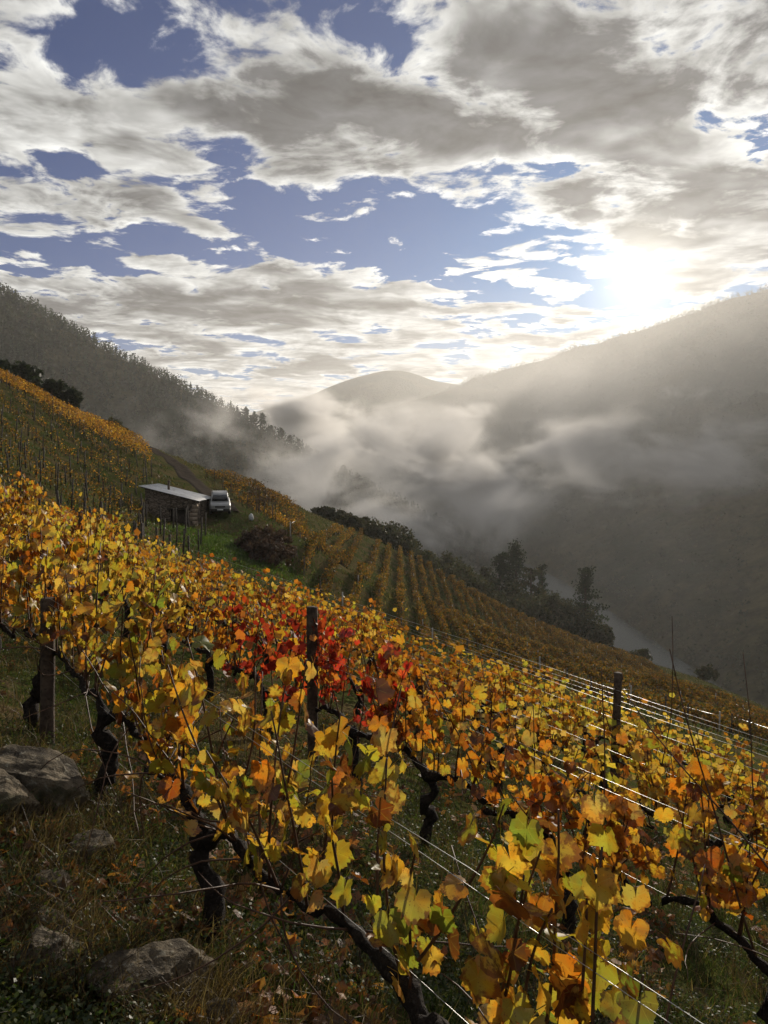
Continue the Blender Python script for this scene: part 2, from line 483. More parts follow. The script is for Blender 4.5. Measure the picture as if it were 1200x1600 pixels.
# right bank: from the river foot up to the long ridge under the sun
ridge = interp_poly([(1650, -300, 465), (1450, 700, 462), (1200, 1450, 458), (1000, 2000, 449), (766, 2300, 391), (610, 2500, 357), (450, 2700, 325), (338, 2900, 309), (190, 3200, 265), (30, 3600, 200)], 170)
foot = interp_poly([(214, -400, -158), (214, 250, -158), (214, 600, -158), (216, 950, -158), (190, 1250, -158), (110, 1600, -158), (-10, 2100, -158), (-110, 2700, -158), (-130, 3300, -158)], 170)
tq = np.linspace(0, 1, 130)
Bx = foot[:, None, 0] + (ridge[:, None, 0] - foot[:, None, 0]) * tq[None]
By = foot[:, None, 1] + (ridge[:, None, 1] - foot[:, None, 1]) * tq[None]
prof = 0.80 * tq + 0.20 * np.sin(tq * math.pi / 2)
Bz = foot[:, None, 2] + (ridge[:, None, 2] - foot[:, None, 2]) * prof[None]
amp = (np.sin(tq * math.pi) ** 0.8)[None]
Bz = Bz + rnoise(Bx, By, 1 / 700.0, 3.1) * 70 * amp - np.abs(rnoise(Bx, By, 1 / 330.0, 6.4)) * 75 * amp + rnoise(Bx, By, 1 / 120.0, 8.8) * 9 * np.minimum(1, tq * 6)[None]
# back slope behind the ridge
bk = np.stack([ridge[:, 0] + 500, ridge[:, 1] + 400, ridge[:, 2] - 330], -1)
Bx = np.concatenate([Bx, bk[:, None, 0]], 1); By = np.concatenate([By, bk[:, None, 1]], 1); Bz = np.concatenate([Bz, bk[:, None, 2]], 1)


def grid_mesh(name, X, Y, Z, mat):
    a_, b_ = X.shape
    i = np.arange(a_ - 1)[:, None] * b_; j = np.arange(b_ - 1)[None]
    Q = np.stack([i + j, i + j + 1, i + b_ + j + 1, i + b_ + j], -1).reshape(-1, 4)
    return link(name, mesh(name, np.stack([X, Y, Z], -1).reshape(-1, 3), Q, True), mat)


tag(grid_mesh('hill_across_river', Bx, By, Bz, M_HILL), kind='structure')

# left bank: wooded spur running down to the river
spur = np.array([(-1100, 780, 430), (-700, 860, 328), (-450, 900, 196), (-300, 900, 117), (-187, 905, 60), (-87, 930, 3), (0, 960, -45), (100, 1000, -100), (190, 1030, -160)], float)
LX, LT = np.meshgrid(np.linspace(-1100, 190, 180), np.linspace(-1, 1, 130), indexing='ij')
sy_ = np.interp(LX, spur[:, 0], spur[:, 1]); sz_ = np.interp(LX, spur[:, 0], spur[:, 2])
LY = sy_ + LT * (560 + 0 * LX)
LZ = sz_ - np.sqrt((LT * 560 * 0.46) ** 2 + 9 ** 2) + 9
LZ = LZ + rnoise(LX, LY, 1 / 190.0, 1.7) * 22 * np.minimum(1, np.abs(LT) * 4 + 0.08)
LZ = np.maximum(LZ, -158)
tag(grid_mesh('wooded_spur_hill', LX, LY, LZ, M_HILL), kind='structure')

# far hill closing the valley and its foothill
def ridge_hill(name, pts, depth, slope, amp, seed):
    rg = interp_poly([((u - CU) / F * Y, Y, (HV - v) / F * Y) for u, v, Y in pts], 140)
    T_ = np.linspace(-1, 1, 60)
    X = rg[:, None, 0] + 0 * T_[None]; Y = rg[:, None, 1] + T_[None] * depth
    Z = rg[:, None, 2] - np.sqrt((T_[None] * depth * slope) ** 2 + 35 ** 2) + 35
    Z = Z + rnoise(X, Y, 1 / 500.0, seed) * amp * np.minimum(1, np.abs(T_) * 3 + 0.05)[None]
    tag(grid_mesh(name, X, Y, np.maximum(Z, -170), M_HILL), kind='structure')


ridge_hill('far_hill', [(u, v, Y * 0.52) for u, v, Y in [(250, 700, 7600), (330, 668, 7500), (430, 634, 7400), (480, 619, 7300), (520, 603, 7200), (560, 589, 7100), (590, 582, 7000), (612, 579, 7000), (640, 582, 7000), (680, 596, 7000), (730, 602, 7000), (800, 606, 7000), (900, 612, 7000)]], 1500, 0.42, 70, 4.2)
ridge_hill('far_foothill', [(330, 745, 2800), (420, 705, 2750), (480, 672, 2700), (540, 652, 2650), (600, 640, 2650), (660, 622, 2700), (720, 605, 2750), (780, 598, 2800)], 900, 0.45, 50, 9.7)
# ================================================================== track past the hut, path by the river
M_ROAD = noise_mat('earth_track', (0.045, 0.037, 0.030), (0.075, 0.062, 0.050), 1.2, 1.0, 0.4, spec=0.0, c3=(0.06, 0.05, 0.04))


def strip(name, pts, width, mat, lift=0.09):
    p = interp_poly([(x, y, 0) for x, y in pts], 90)
    d = np.gradient(p[:, :2], axis=0); d /= np.linalg.norm(d, axis=1, keepdims=True)
    nn = np.stack([d[:, 1], -d[:, 0]], -1)
    cols = np.linspace(-0.5, 0.5, 9)
    X = p[:, None, 0] + nn[:, None, 0] * cols[None] * width; Y = p[:, None, 1] + nn[:, None, 1] * cols[None] * width
    Zc = ground_z(p[:, 0], p[:, 1])
    Z = ground_z(X.ravel(), Y.ravel()).reshape(X.shape)
    Z = np.maximum(Z, 0.55 * Z + 0.45 * Zc[:, None]) + lift
    Z[:, 0] -= 0.35; Z[:, -1] -= 0.35
    return tag(grid_mesh(name, X, Y, Z, mat), kind='structure')


strip('track', [(-14.6, 70.6), (-16.6, 76), (-20.2, 84), (-26.0, 98), (-33, 114), (-42, 132), (-56, 150)], 3.0, M_ROAD)
strip('path', [(w3(1112, 0, 128)[0], 128), (w3(1150, 0, 112)[0], 112), (w3(1185, 0, 98)[0], 98), (w3(1240, 0, 86)[0], 86)], 2.2, noise_mat('pale_gravel', (0.17, 0.16, 0.13), (0.25, 0.23, 0.19), 1.0, 0.95), 0.06)

# ================================================================== stone hut
M_STONE, n = new_mat('slate_stone_wall')
g = n.node('ShaderNodeTexCoord').outputs['Object']
bt = n.node('ShaderNodeTexVoronoi', feature='DISTANCE_TO_EDGE'); n.put(bt.inputs['Vector'], n.vm('MULTIPLY', g, (3.0, 3.0, 7.5))); bt.inputs['Scale'].default_value = 1.0
vc = n.node('ShaderNodeTexVoronoi'); n.put(vc.inputs['Vector'], n.vm('MULTIPLY', g, (3.0, 3.0, 7.5))); vc.inputs['Scale'].default_value = 1.0
c = n.mix(n.ramp(n.noise(vc.outputs['Color'], 3.0, 2), 0.35, 0.65), (0.13, 0.10, 0.075), (0.28, 0.22, 0.165))
c = n.mix(n.ramp(bt.outputs['Distance'], 0.02, 0.10, 1.0, 0.0), c, (0.05, 0.042, 0.034))
out_surf(n, principled(n, c, 0.95, 0.15, 0.0, n.bump(n.ramp(bt.outputs['Distance'], 0.0, 0.15), 0.8, 0.05)))
M_TIN = noise_mat('galvanised_roof_sheet', (0.58, 0.58, 0.58), (0.74, 0.74, 0.73), 0.9, 0.5, metal=0.0, spec=0.5, c3=(0.46, 0.43, 0.40))
M_DARK = noise_mat('dark_old_wood', (0.025, 0.02, 0.016), (0.05, 0.04, 0.03), 4, 0.9)
M_BRICK = noise_mat('pale_quoin_stone', (0.27, 0.20, 0.14), (0.36, 0.29, 0.21), 3, 0.95, 0.5)
M_PIPE = noise_mat('rusty_flue', (0.07, 0.05, 0.04), (0.12, 0.09, 0.07), 6, 0.8)

HX0, HX1, HY0, HY1 = -20.5, -16.1, 66.0, 71.4
HZL, HZR = -2.35, -3.45                  # wall tops, uphill and downhill
hb = min(gz(HX0, HY0), gz(HX1, HY0), gz(HX1, HY1)) - 0.6
hut = empty('stone_hut', (HX1, HY0, gz(HX1, HY0)))
tag(hut, 'low stone hut with sloping sheet metal roof beside the parked car', 'hut')
hut_o = Vector(hut.location)


def hp(mb, name, mat, parent=hut, smooth=False):
    o = mb.build(name, mat, parent, smooth)
    me = o.data
    vs = np.empty(len(me.vertices) * 3, np.float32); me.vertices.foreach_get('co', vs)
    vs = vs.reshape(-1, 3) - np.array(hut_o, np.float32); me.vertices.foreach_set('co', vs.ravel()); me.update()
    return o


def roof_z(x): return HZL + (HZR - HZL) * (x - HX0) / (HX1 - HX0)
def wall_x(mb, x0, x1, y0, y1, z0=None, z1=None):
    """wall piece with a sloping top following the roof"""
    b = hb if z0 is None else z0
    t0, t1 = (roof_z(x0), roof_z(x1)) if z1 is None else (z1, z1)
    mb.hexa([(x0, y0, b), (x1, y0, b), (x1, y1, b), (x0, y1, b), (x0, y0, t0), (x1, y0, t1), (x1, y1, t1), (x0, y1, t0)])


gf = gz(-17.6, 66)
wf = MB()
wall_x(wf, HX0, -18.35, HY0, HY0 + 0.4)
wall_x(wf, -18.35, -16.75, HY0, HY0 + 0.4, gf + 1.15)
wall_x(wf, -16.75, HX1, HY0, HY0 + 0.4)
hp(wf, 'front_wall', M_STONE)
dr = MB(); wall_x(dr, -18.35, -16.75, HY0 + 0.30, HY0 + 0.36, hb, gf + 1.15); hp(dr, 'door', M_DARK)
wb = MB(); wall_x(wb, HX0, HX1, HY1 - 0.4, HY1); hp(wb, 'rear_wall', M_STONE)
wl = MB(); wl.box(HX0, HX0 + 0.4, HY0 + 0.401, HY1 - 0.401, hb, HZL - 0.05); hp(wl, 'uphill_wall', M_STONE)
wr = MB(); wr.box(HX1 - 0.4, HX1, HY0 + 0.401, 67.7, hb, HZR - 0.02); wr.box(HX1 - 0.4, HX1, 68.6, HY1 - 0.401, hb, HZR - 0.02)
wr.box(HX1 - 0.4, HX1, 67.7, 68.6, hb, HZR - 1.55); wr.box(HX1 - 0.4, HX1, 67.7, 68.6, HZR - 0.35, HZR - 0.02)
o_wr = hp(wr, 'side_wall', M_STONE)
win = MB(); win.box(HX1 - 0.30, HX1 - 0.22, 67.7, 68.6, HZR - 1.55, HZR - 0.35); hp(win, 'window', M_DARK, o_wr)
zq = hb
while zq < HZR - 0.45:                    # pale corner stones
    for i_, (lx, ly) in enumerate([(0.55, 0.34)] if int(zq * 10) % 2 else [(0.34, 0.55)]):
        q = MB(); q.box(HX1 - lx, HX1 + 0.03, HY0 - 0.03, HY0 + ly, zq + 0.01, zq + 0.33); hp(q, 'corner_stone', M_BRICK)
    zq += 0.35
lt = MB(); lt.box(-18.65, -16.6, HY0 - 0.04, HY0 + 0.25, gf + 1.152, gf + 1.33); hp(lt, 'lintel', M_DARK)
# corrugated sheets laid side by side
nsheet = 6
for i_ in range(nsheet):
    y0 = HY0 - 0.35 + i_ * (HY1 - HY0 + 0.7) / nsheet; y1 = y0 + (HY1 - HY0 + 0.7) / nsheet - 0.012
    ys = np.linspace(y0, y1, 25); wv_ = 0.028 * np.sin(np.linspace(0, 10 * math.pi, 25)) + (i_ % 2) * 0.012
    xs = np.linspace(HX0 - 0.45, HX1 + 0.3, 3)
    top = np.array([[x, y, roof_z(x) + 0.10 + wz] for x in xs for y, wz in zip(ys, wv_)])
    bot = top.copy(); bot[:, 2] -= 0.02
    q = [(a * 25 + b, a * 25 + b + 1, (a + 1) * 25 + b + 1, (a + 1) * 25 + b) for a in range(2) for b in range(24)]
    m_ = len(top)
    q2 = [tuple(m_ + t_ for t_ in reversed(f)) for f in q]
    ed = [(b, m_ + b, m_ + b + 1, b + 1) for b in range(24)] + [(50 + b, 51 + b, m_ + 51 + b, m_ + 50 + b) for b in range(24)]
    mb = MB(); mb.add(np.concatenate([top, bot]), q + q2 + ed); hp(mb, 'roof_sheet', M_TIN)
for yb in (HY0 + 0.1, (HY0 + HY1) / 2, HY1 - 0.2):
    mb = MB(); mb.hexa([(HX0 - 0.35, yb, roof_z(HX0 - 0.35) - 0.06), (HX1 + 0.2, yb, roof_z(HX1 + 0.2) - 0.06), (HX1 + 0.2, yb + 0.12, roof_z(HX1 + 0.2) - 0.06), (HX0 - 0.35, yb + 0.12, roof_z(HX0 - 0.35) - 0.06),
                        (HX0 - 0.35, yb, roof_z(HX0 - 0.35) + 0.045), (HX1 + 0.2, yb, roof_z(HX1 + 0.2) + 0.045), (HX1 + 0.2, yb + 0.12, roof_z(HX1 + 0.2) + 0.045), (HX0 - 0.35, yb + 0.12, roof_z(HX0 - 0.35) + 0.045)])
    hp(mb, 'rafter', M_DARK)
fl = MB(); fl.tube([(-19.2, 68.6, roof_z(-19.2)), (-19.2, 68.6, roof_z(-19.2) + 0.8)], 0.11, 10); fo = hp(fl, 'flue', M_PIPE, smooth=True)
fc = MB(); fc.tube([(-19.2, 68.6, roof_z(-19.2) + 0.8), (-19.2, 68.6, roof_z(-19.2) + 0.84), (-19.2, 68.6, roof_z(-19.2) + 0.95)], [0.17, 0.17, 0.03], 10); hp(fc, 'cowl', M_PIPE, fo)

# ================================================================== parked car (front towards the slope)
M_CARP, n = new_mat('silver_car_paint')
out_surf(n, principled(n, n.mix(n.ramp(n.noise(n.node('ShaderNodeTexCoord').outputs['Object'], 2.5, 4), 0.3, 0.8), (0.34, 0.34, 0.33), (0.27, 0.26, 0.25)), 0.38, 0.5, 0.3))
M_GLASS, n = new_mat('car_glass'); out_surf(n, principled(n, (0.015, 0.018, 0.02), 0.06, 0.6))
M_RUB = noise_mat('tyre_rubber', (0.012, 0.012, 0.012), (0.03, 0.03, 0.03), 8, 0.9)
M_PLAST = noise_mat('black_trim', (0.015, 0.015, 0.016), (0.03, 0.03, 0.03), 8, 0.6)
M_LAMP, n = new_mat('headlamp_lens'); out_surf(n, principled(n, (0.75, 0.75, 0.72), 0.08, 0.6, 0.2))
M_PLATE = noise_mat('number_plate', (0.75, 0.75, 0.73), (0.8, 0.8, 0.78), 5, 0.5)
M_RIM = noise_mat('alloy_rim', (0.35, 0.35, 0.35), (0.45, 0.45, 0.45), 5, 0.35, metal=0.8)
car = empty('parked_car', (-14.55, 68.3, gz(-14.55, 69.8) + 0.10), math.radians(13))
car.rotation_euler[0] = math.radians(5)
tag(car, 'silver off-road car with roof rails parked beside the stone hut', 'car')


def loft(name, secs, mat, parent, smooth=True):
    """secs: list of (y, [(x, z)...]) rings, mirrored in x, closed"""
    rings = []
    for y, half in secs:
        full = [(x, z) for x, z in half] + [(-x, z) for x, z in reversed(half)]
        rings.append([(x, y, z) for x, z in full])
    m_ = len(rings[0]); Vv = np.array(rings).reshape(-1, 3)
    q = [(a * m_ + b, a * m_ + (b + 1) % m_, (a + 1) * m_ + (b + 1) % m_, (a + 1) * m_ + b) for a in range(len(rings) - 1) for b in range(m_)]
    me = bpy.data.meshes.new(name)
    faces = q + [tuple(reversed(range(m_))), tuple((len(rings) - 1) * m_ + i for i in range(m_))]
    me.from_pydata([tuple(v) for v in Vv], [], faces); me.update()
    if smooth:
        for p_ in me.polygons: p_.use_smooth = len(p_.vertices) == 4
    return link(name, me, mat, parent)


def sec(hw_, zb, zs, zt, top): return [(hw_ * 0.86, zb), (hw_, zb + 0.14), (hw_, zs), (hw_ * 0.97, zt - 0.06), (top, zt)]


loft('body', [(0.0, sec(0.78, 0.42, 0.72, 0.86, 0.62)), (0.10, sec(0.88, 0.36, 0.78, 0.95, 0.72)), (0.5, sec(0.92, 0.34, 0.82, 1.02, 0.78)), (1.25, sec(0.93, 0.34, 0.86, 1.08, 0.80)),
              (2.4, sec(0.93, 0.34, 0.88, 1.10, 0.82)), (3.9, sec(0.93, 0.34, 0.88, 1.10, 0.82)), (4.5, sec(0.90, 0.40, 0.88, 1.08, 0.80)), (4.58, sec(0.84, 0.46, 0.86, 1.02, 0.74))], M_CARP, car)
loft('cabin', [(1.30, [(0.80, 1.06), (0.79, 1.08), (0.77, 1.10)]), (1.95, [(0.81, 1.06), (0.72, 1.60), (0.62, 1.66)]), (2.4, [(0.81, 1.06), (0.70, 1.66), (0.60, 1.73)]),
               (4.0, [(0.81, 1.06), (0.70, 1.66), (0.60, 1.73)]), (4.45, [(0.80, 1.06), (0.72, 1.40), (0.64, 1.55)])], M_CARP, car)
ws = MB(); ws.hexa([(-0.72, 1.27, 1.12), (0.72, 1.27, 1.12), (0.72, 1.45, 1.12), (-0.72, 1.45, 1.12), (-0.62, 1.86, 1.615), (0.62, 1.86, 1.615), (0.62, 1.97, 1.60), (-0.62, 1.97, 1.60)]); ws.build('windscreen', M_GLASS, car)
for s_ in (-1, 1):
    sw = MB()
    for ya, yb in ((1.75, 2.55), (2.65, 3.45), (3.55, 4.2)):
        a_ = 0.16 if ya < 2 else 0.0
        sw.hexa([(s_ * 0.795, ya, 1.13), (s_ * 0.80, yb, 1.13), (s_ * 0.77, yb, 1.13), (s_ * 0.765, ya, 1.13), (s_ * 0.725, ya + a_, 1.58 - a_ * 0.5), (s_ * 0.72, yb - 0.03, 1.58), (s_ * 0.69, yb - 0.03, 1.58), (s_ * 0.69, ya + a_, 1.58 - a_ * 0.5)])
    sw.build('side_window', M_GLASS, car)
    hl = MB(); hl.hexa([(s_ * 0.50, -0.012, 0.70), (s_ * 0.83, 0.06, 0.70), (s_ * 0.80, 0.2, 0.70), (s_ * 0.5, 0.15, 0.70), (s_ * 0.52, 0.02, 0.86), (s_ * 0.86, 0.10, 0.88), (s_ * 0.80, 0.25, 0.88), (s_ * 0.5, 0.2, 0.86)]); hl.build('headlight', M_LAMP, car)
    fg = MB(); fg.tube([(s_ * 0.62, -0.03, 0.52), (s_ * 0.62, 0.05, 0.52)], 0.065, 10); fg.build('fog_lamp', M_LAMP, car)
    mr = MB(); mr.hexa([(s_ * 0.93, 1.62, 1.10), (s_ * 1.14, 1.66, 1.12), (s_ * 1.14, 1.78, 1.12), (s_ * 0.93, 1.74, 1.10), (s_ * 0.93, 1.62, 1.22), (s_ * 1.14, 1.66, 1.27), (s_ * 1.14, 1.78, 1.27), (s_ * 0.93, 1.74, 1.22)]); mr.build('wing_mirror', M_PLAST, car)
    rr = MB(); rr.tube([(s_ * 0.62, 2.15, 1.70), (s_ * 0.64, 2.3, 1.79), (s_ * 0.64, 4.0, 1.79), (s_ * 0.62, 4.2, 1.68)], 0.028, 6); rr.build('roof_rail', M_PLAST, car)
    for yw in (0.85, 3.65):
        wh = MB(); wh.tube([(s_ * 0.70, yw, 0.34), (s_ * 0.72, yw, 0.34), (s_ * 0.92, yw, 0.34), (s_ * 0.94, yw, 0.34)], [0.29, 0.345, 0.345, 0.29], 20); wo_ = wh.build('wheel', M_RUB, car)
        ri = MB(); ri.tube([(s_ * 0.93, yw, 0.34), (s_ * 0.952, yw, 0.34)], [0.22, 0.19], 14); ri.build('rim', M_RIM, wo_)
gr = MB(); gr.box(-0.44, 0.44, -0.02, 0.10, 0.72, 0.85); gr.build('grille', M_PLAST, car)
bp = MB(); bp.hexa([(-0.80, -0.07, 0.36), (0.80, -0.07, 0.36), (0.90, 0.2, 0.36), (-0.90, 0.2, 0.36), (-0.82, -0.06, 0.60), (0.82, -0.06, 0.60), (0.92, 0.2, 0.60), (-0.92, 0.2, 0.60)]); bpo = bp.build('bumper', M_PLAST, car)
npl = MB(); npl.box(-0.26, 0.26, -0.09, -0.071, 0.47, 0.58); npl.build('number_plate', M_PLATE, bpo)

# ================================================================== vines
TH = math.atan2(-0.774, 0.633)
DR = np.array([0.633, -0.774]); NR = np.array([0.774, 0.633]); DR /= np.linalg.norm(DR); NR /= np.linalg.norm(NR)
B0 = np.array([0.035, 2.11]); ROWGAP = 2.03

HALF = [(0, 1.0), (7, .91), (13, .95), (21, .86), (27, .88), (35, .76), (44, .88), (51, .86), (58, .96), (66, .87), (74, .89), (84, .77), (94, .79), (104, .74), (116, .82), (128, .74), (140, .76), (154, .64), (167, .50)]
OUT = [(math.radians(a), r) for a, r in HALF] + [(-math.radians(a), r) for a, r in reversed(HALF[1:])]


def leaf_mesh(i):
    r_ = random.Random(i)
    cup = r_.uniform(-0.75, 0.55); fold = r_.uniform(-0.25, 0.75); curl = r_.uniform(-0.9, 0.5); wav = r_.uniform(0.06, 0.20); ph = r_.uniform(0, 6)
    asp = r_.uniform(0.88, 1.1)
    pts = [(0, 0)]; m_ = len(OUT)
    jit = [r_.uniform(0.90, 1.07) for _ in OUT]
    for k_ in (0.52, 1.0):
        for (a, r), q in zip(OUT, jit):
            rr = r * k_ * (q if k_ == 1 else 1)
            pts.append((rr * math.sin(a) * asp, rr * math.cos(a)))
    V_ = []
    for x, y in pts:
        r2 = x * x + y * y
        z = cup * r2 * 0.6 + fold * abs(x) * 0.6 + curl * max(0, y) ** 2 * 0.45 + wav * math.sin(4.3 * math.atan2(x, y + 0.001) + ph) * r2
        V_.append((x, y, z))
    T_ = [(0, 1 + (b + 1) % m_, 1 + b) for b in range(m_) if b != m_ // 2]
    Q_ = [(1 + b, 1 + (b + 1) % m_, 1 + m_ + (b + 1) % m_, 1 + m_ + b) for b in range(m_) if b != m_ // 2]
    n0 = len(V_)                                    # leaf stalk
    for (px_, py_, pz_) in ((0, 0.02, 0), (0.02, -0.45, 0.10 + 0.2 * r_.random()), (r_.uniform(-.3, .3), -0.95, r_.uniform(-.4, .1))):
        for k_ in range(3):
            V_.append((px_ + 0.022 * math.cos(k_ * 2.094), py_, pz_ + 0.022 * math.sin(k_ * 2.094))); pts.append((0.0, 0.0))
    for a_ in range(2):
        for k_ in range(3): Q_.append((n0 + a_ * 3 + k_, n0 + a_ * 3 + (k_ + 1) % 3, n0 + a_ * 3 + 3 + (k_ + 1) % 3, n0 + a_ * 3 + 3 + k_))
    me = mesh('vine_leaf', V_, [T_, Q_], True, uv=pts)
    me.materials.append(M_LEAF)
    return me


LEAVES = [leaf_mesh(i) for i in range(18)]
# small leaf templates for joined foliage: fan outlines
def fan(outline, z):
    V_ = [(0, 0, 0)] + [(r * math.sin(a), r * math.cos(a), z * r * r * (0.5 + 0.5 * math.cos(3 * a))) for a, r in outline]
    m_ = len(outline)
    return np.array(V_), np.array([(0, 1 + (b + 1) % m_, 1 + b) for b in range(m_)])


MID = [fan([(math.radians(a), r) for a, r in ((0, 1), (27, .70), (55, .93), (90, .66), (122, .78), (165, .42), (-165, .42), (-122, .78), (-90, .66), (-55, .93), (-27, .70))], z) for z in (0.35, -0.3, 0.05)]
LOW = [fan([(math.radians(a), r) for a, r in ((0, 1), (60, .9), (130, .75), (-130, .75), (-60, .9))], z) for z in (0.3, -0.25)]

YEL = np.array([(0.56, 0.39, 0.060), (0.52, 0.31, 0.040), (0.53, 0.37, 0.10), (0.36, 0.33, 0.045), (0.48, 0.20, 0.025), (0.34, 0.115, 0.020), (0.22, 0.26, 0.040), (0.15, 0.055, 0.018), (0.58, 0.44, 0.16)])
YW = dict(front=[.27, .09, .12, .26, .05, .06, .09, .06, 0], gold=[.25, .18, .15, .10, .13, .08, .02, .07, .02], orange=[.13, .22, .09, .03, .26, .17, 0, .10, 0], rust=[.03, .12, .05, .02, .32, .30, 0, .16, 0])
RED = np.array([(0.50, 0.045, 0.035), (0.40, 0.025, 0.022), (0.56, 0.12, 0.06), (0.26, 0.018, 0.016), (0.55, 0.24, 0.05), (0.16, 0.015, 0.014)])
CRIM = np.array([(0.30, 0.025, 0.015), (0.42, 0.06, 0.02), (0.22, 0.02, 0.012), (0.50, 0.16, 0.03), (0.56, 0.30, 0.03)])


def palette(kind, m_, r_):
    if kind == 'red': c_ = RED[r_.choice(6, m_, p=[.26, .18, .2, .12, .14, .10])]
    elif kind == 'crimson': c_ = CRIM[r_.choice(5, m_, p=[.28, .26, .14, .18, .14])]
    else:
        p_ = np.array(YW[kind]); c_ = YEL[r_.choice(9, m_, p=p_ / p_.sum())]
    return c_ * r_.uniform(0.78, 1.12, (m_, 1)) * r_.uniform(0.92, 1.08, (m_, 3))


def vine_skeleton(r_, length=0.62, ncane=9, top=1.0, tall=0, lean=0.12, drop=0.0, tl=1.0):
    """trunk, arms and canes in local coordinates; the row direction is DR"""
    d3 = np.array([DR[0], DR[1], -0.057 * 1.0]); n3 = np.array([NR[0], NR[1], 0])
    hh = r_.uniform(0.40, 0.50)
    tr = [np.zeros(3) - [0, 0, 0.12]]
    for i in range(1, 6):
        tr.append(np.array([0, 0, hh * i / 5.0]) + d3 * r_.normal(0, 0.022) + n3 * r_.normal(0, 0.022))
    tr = np.array(tr); head = tr[-1]
    arms = []
    for s_ in (-1, 1):
        p = [head - [0, 0, 0.05]]
        L = length * r_.uniform(0.85, 1.05)
        for i in range(1, 7):
            p.append(head + d3 * s_ * L * i / 6 + n3 * r_.normal(0, 0.016) + np.array([0, 0, r_.normal(0.012, 0.020) + 0.04 * math.sin(i / 6 * 3.1)]))
        arms.append(np.array(p))
    canes = []
    for i in range(ncane + tall):
        arm = arms[i % 2]; q = r_.uniform(0.10, 1.0) * (len(arm) - 1); a = int(min(q, len(arm) - 2)); st = arm[a] + (arm[a + 1] - arm[a]) * (q - a)
        L = (r_.uniform(0.55, 1.0) * top) if i < ncane else r_.uniform(0.95, 1.25) * tl
        dr = np.array([0, 0, 1.0]) + d3 * r_.normal(0.08, lean * 2.2) + n3 * r_.normal(0, lean * 1.3)
        dr /= np.linalg.norm(dr); p = [st]; m_ = 7
        bend = d3 * r_.normal(0, 0.10) + n3 * r_.normal(0, 0.12) + np.array([0, 0, -drop * r_.uniform(0, 1)])
        for j in range(1, m_):
            dr = dr + bend * 0.22 + r_.normal(0, 0.055, 3); dr /= np.linalg.norm(dr)
            p.append(p[-1] + dr * L / (m_ - 1))
        canes.append((np.array(p), i >= ncane))
    return tr, arms, canes


def leaf_frames(r_, canes, per, size, spread=0.10, lo=0.15):
    """positions, tip directions, normals and sizes of leaves along the canes"""
    P_, T_, N_, S_ = [], [], [], []
    for p, bare in canes:
        m_ = per if not bare else max(1, per // 8)
        for _ in range(m_):
            q = (lo + (1 - lo) * r_.random() ** 0.9) * (len(p) - 1); a = int(min(q, len(p) - 2))
            st = p[a] + (p[a + 1] - p[a]) * (q - a)
            sd = r_.choice([-1.0, 1.0])
            nn = np.array([NR[0], NR[1], 0]) * sd * 0.9 + r_.normal(0, 0.55, 3) + np.array([0, 0, 0.25]); nn /= np.linalg.norm(nn)
            tp = np.array([0, 0, -1.0]) + r_.normal(0, 0.45, 3) + nn * 0.2; tp -= nn * (tp @ nn); tp /= np.linalg.norm(tp)
            P_.append(st + r_.normal(0, spread, 3) * [1, 1, 0.7]); T_.append(tp); N_.append(nn); S_.append(size * r_.uniform(0.62, 1.25))
    return np.array(P_), np.array(T_), np.array(N_), np.array(S_)


def joined_leaves(r_, fr, kind, templ):
    P_, T_, N_, S_ = fr
    X_ = np.cross(T_, N_)
    Vs, Fs, Cs = [], [], []; n0 = 0
    cols = palette(kind, len(P_), r_)
    pick = r_.integers(0, len(templ), len(P_))
    for k_, (tv, tf) in enumerate(templ):
        s_ = pick == k_
        if not s_.any(): continue
        v = P_[s_][:, None] + S_[s_][:, None, None] * (tv[None, :, 0:1] * X_[s_][:, None] + tv[None, :, 1:2] * T_[s_][:, None] + tv[None, :, 2:3] * N_[s_][:, None])
        cnt = s_.sum()
        Fs.append((tf[None] + (np.arange(cnt) * len(tv))[:, None, None]).reshape(-1, 3) + n0)
        Vs.append(v.reshape(-1, 3)); Cs.append(np.repeat(cols[s_], len(tf), 0)); n0 += cnt * len(tv)
    return mesh('foliage', np.concatenate(Vs), np.concatenate(Fs), False, fcol=np.concatenate(Cs))


ORD = ['first', 'second', 'third', 'fourth', 'fifth', 'sixth', 'seventh', 'eighth', 'ninth', 'tenth', 'eleventh', 'twelfth', 'thirteenth', 'fourteenth', 'fifteenth', 'sixteenth', 'seventeenth', 'eighteenth', 'nineteenth', 'twentieth',
       'twenty-first', 'twenty-second', 'twenty-third', 'twenty-fourth']
nleafobj = 0


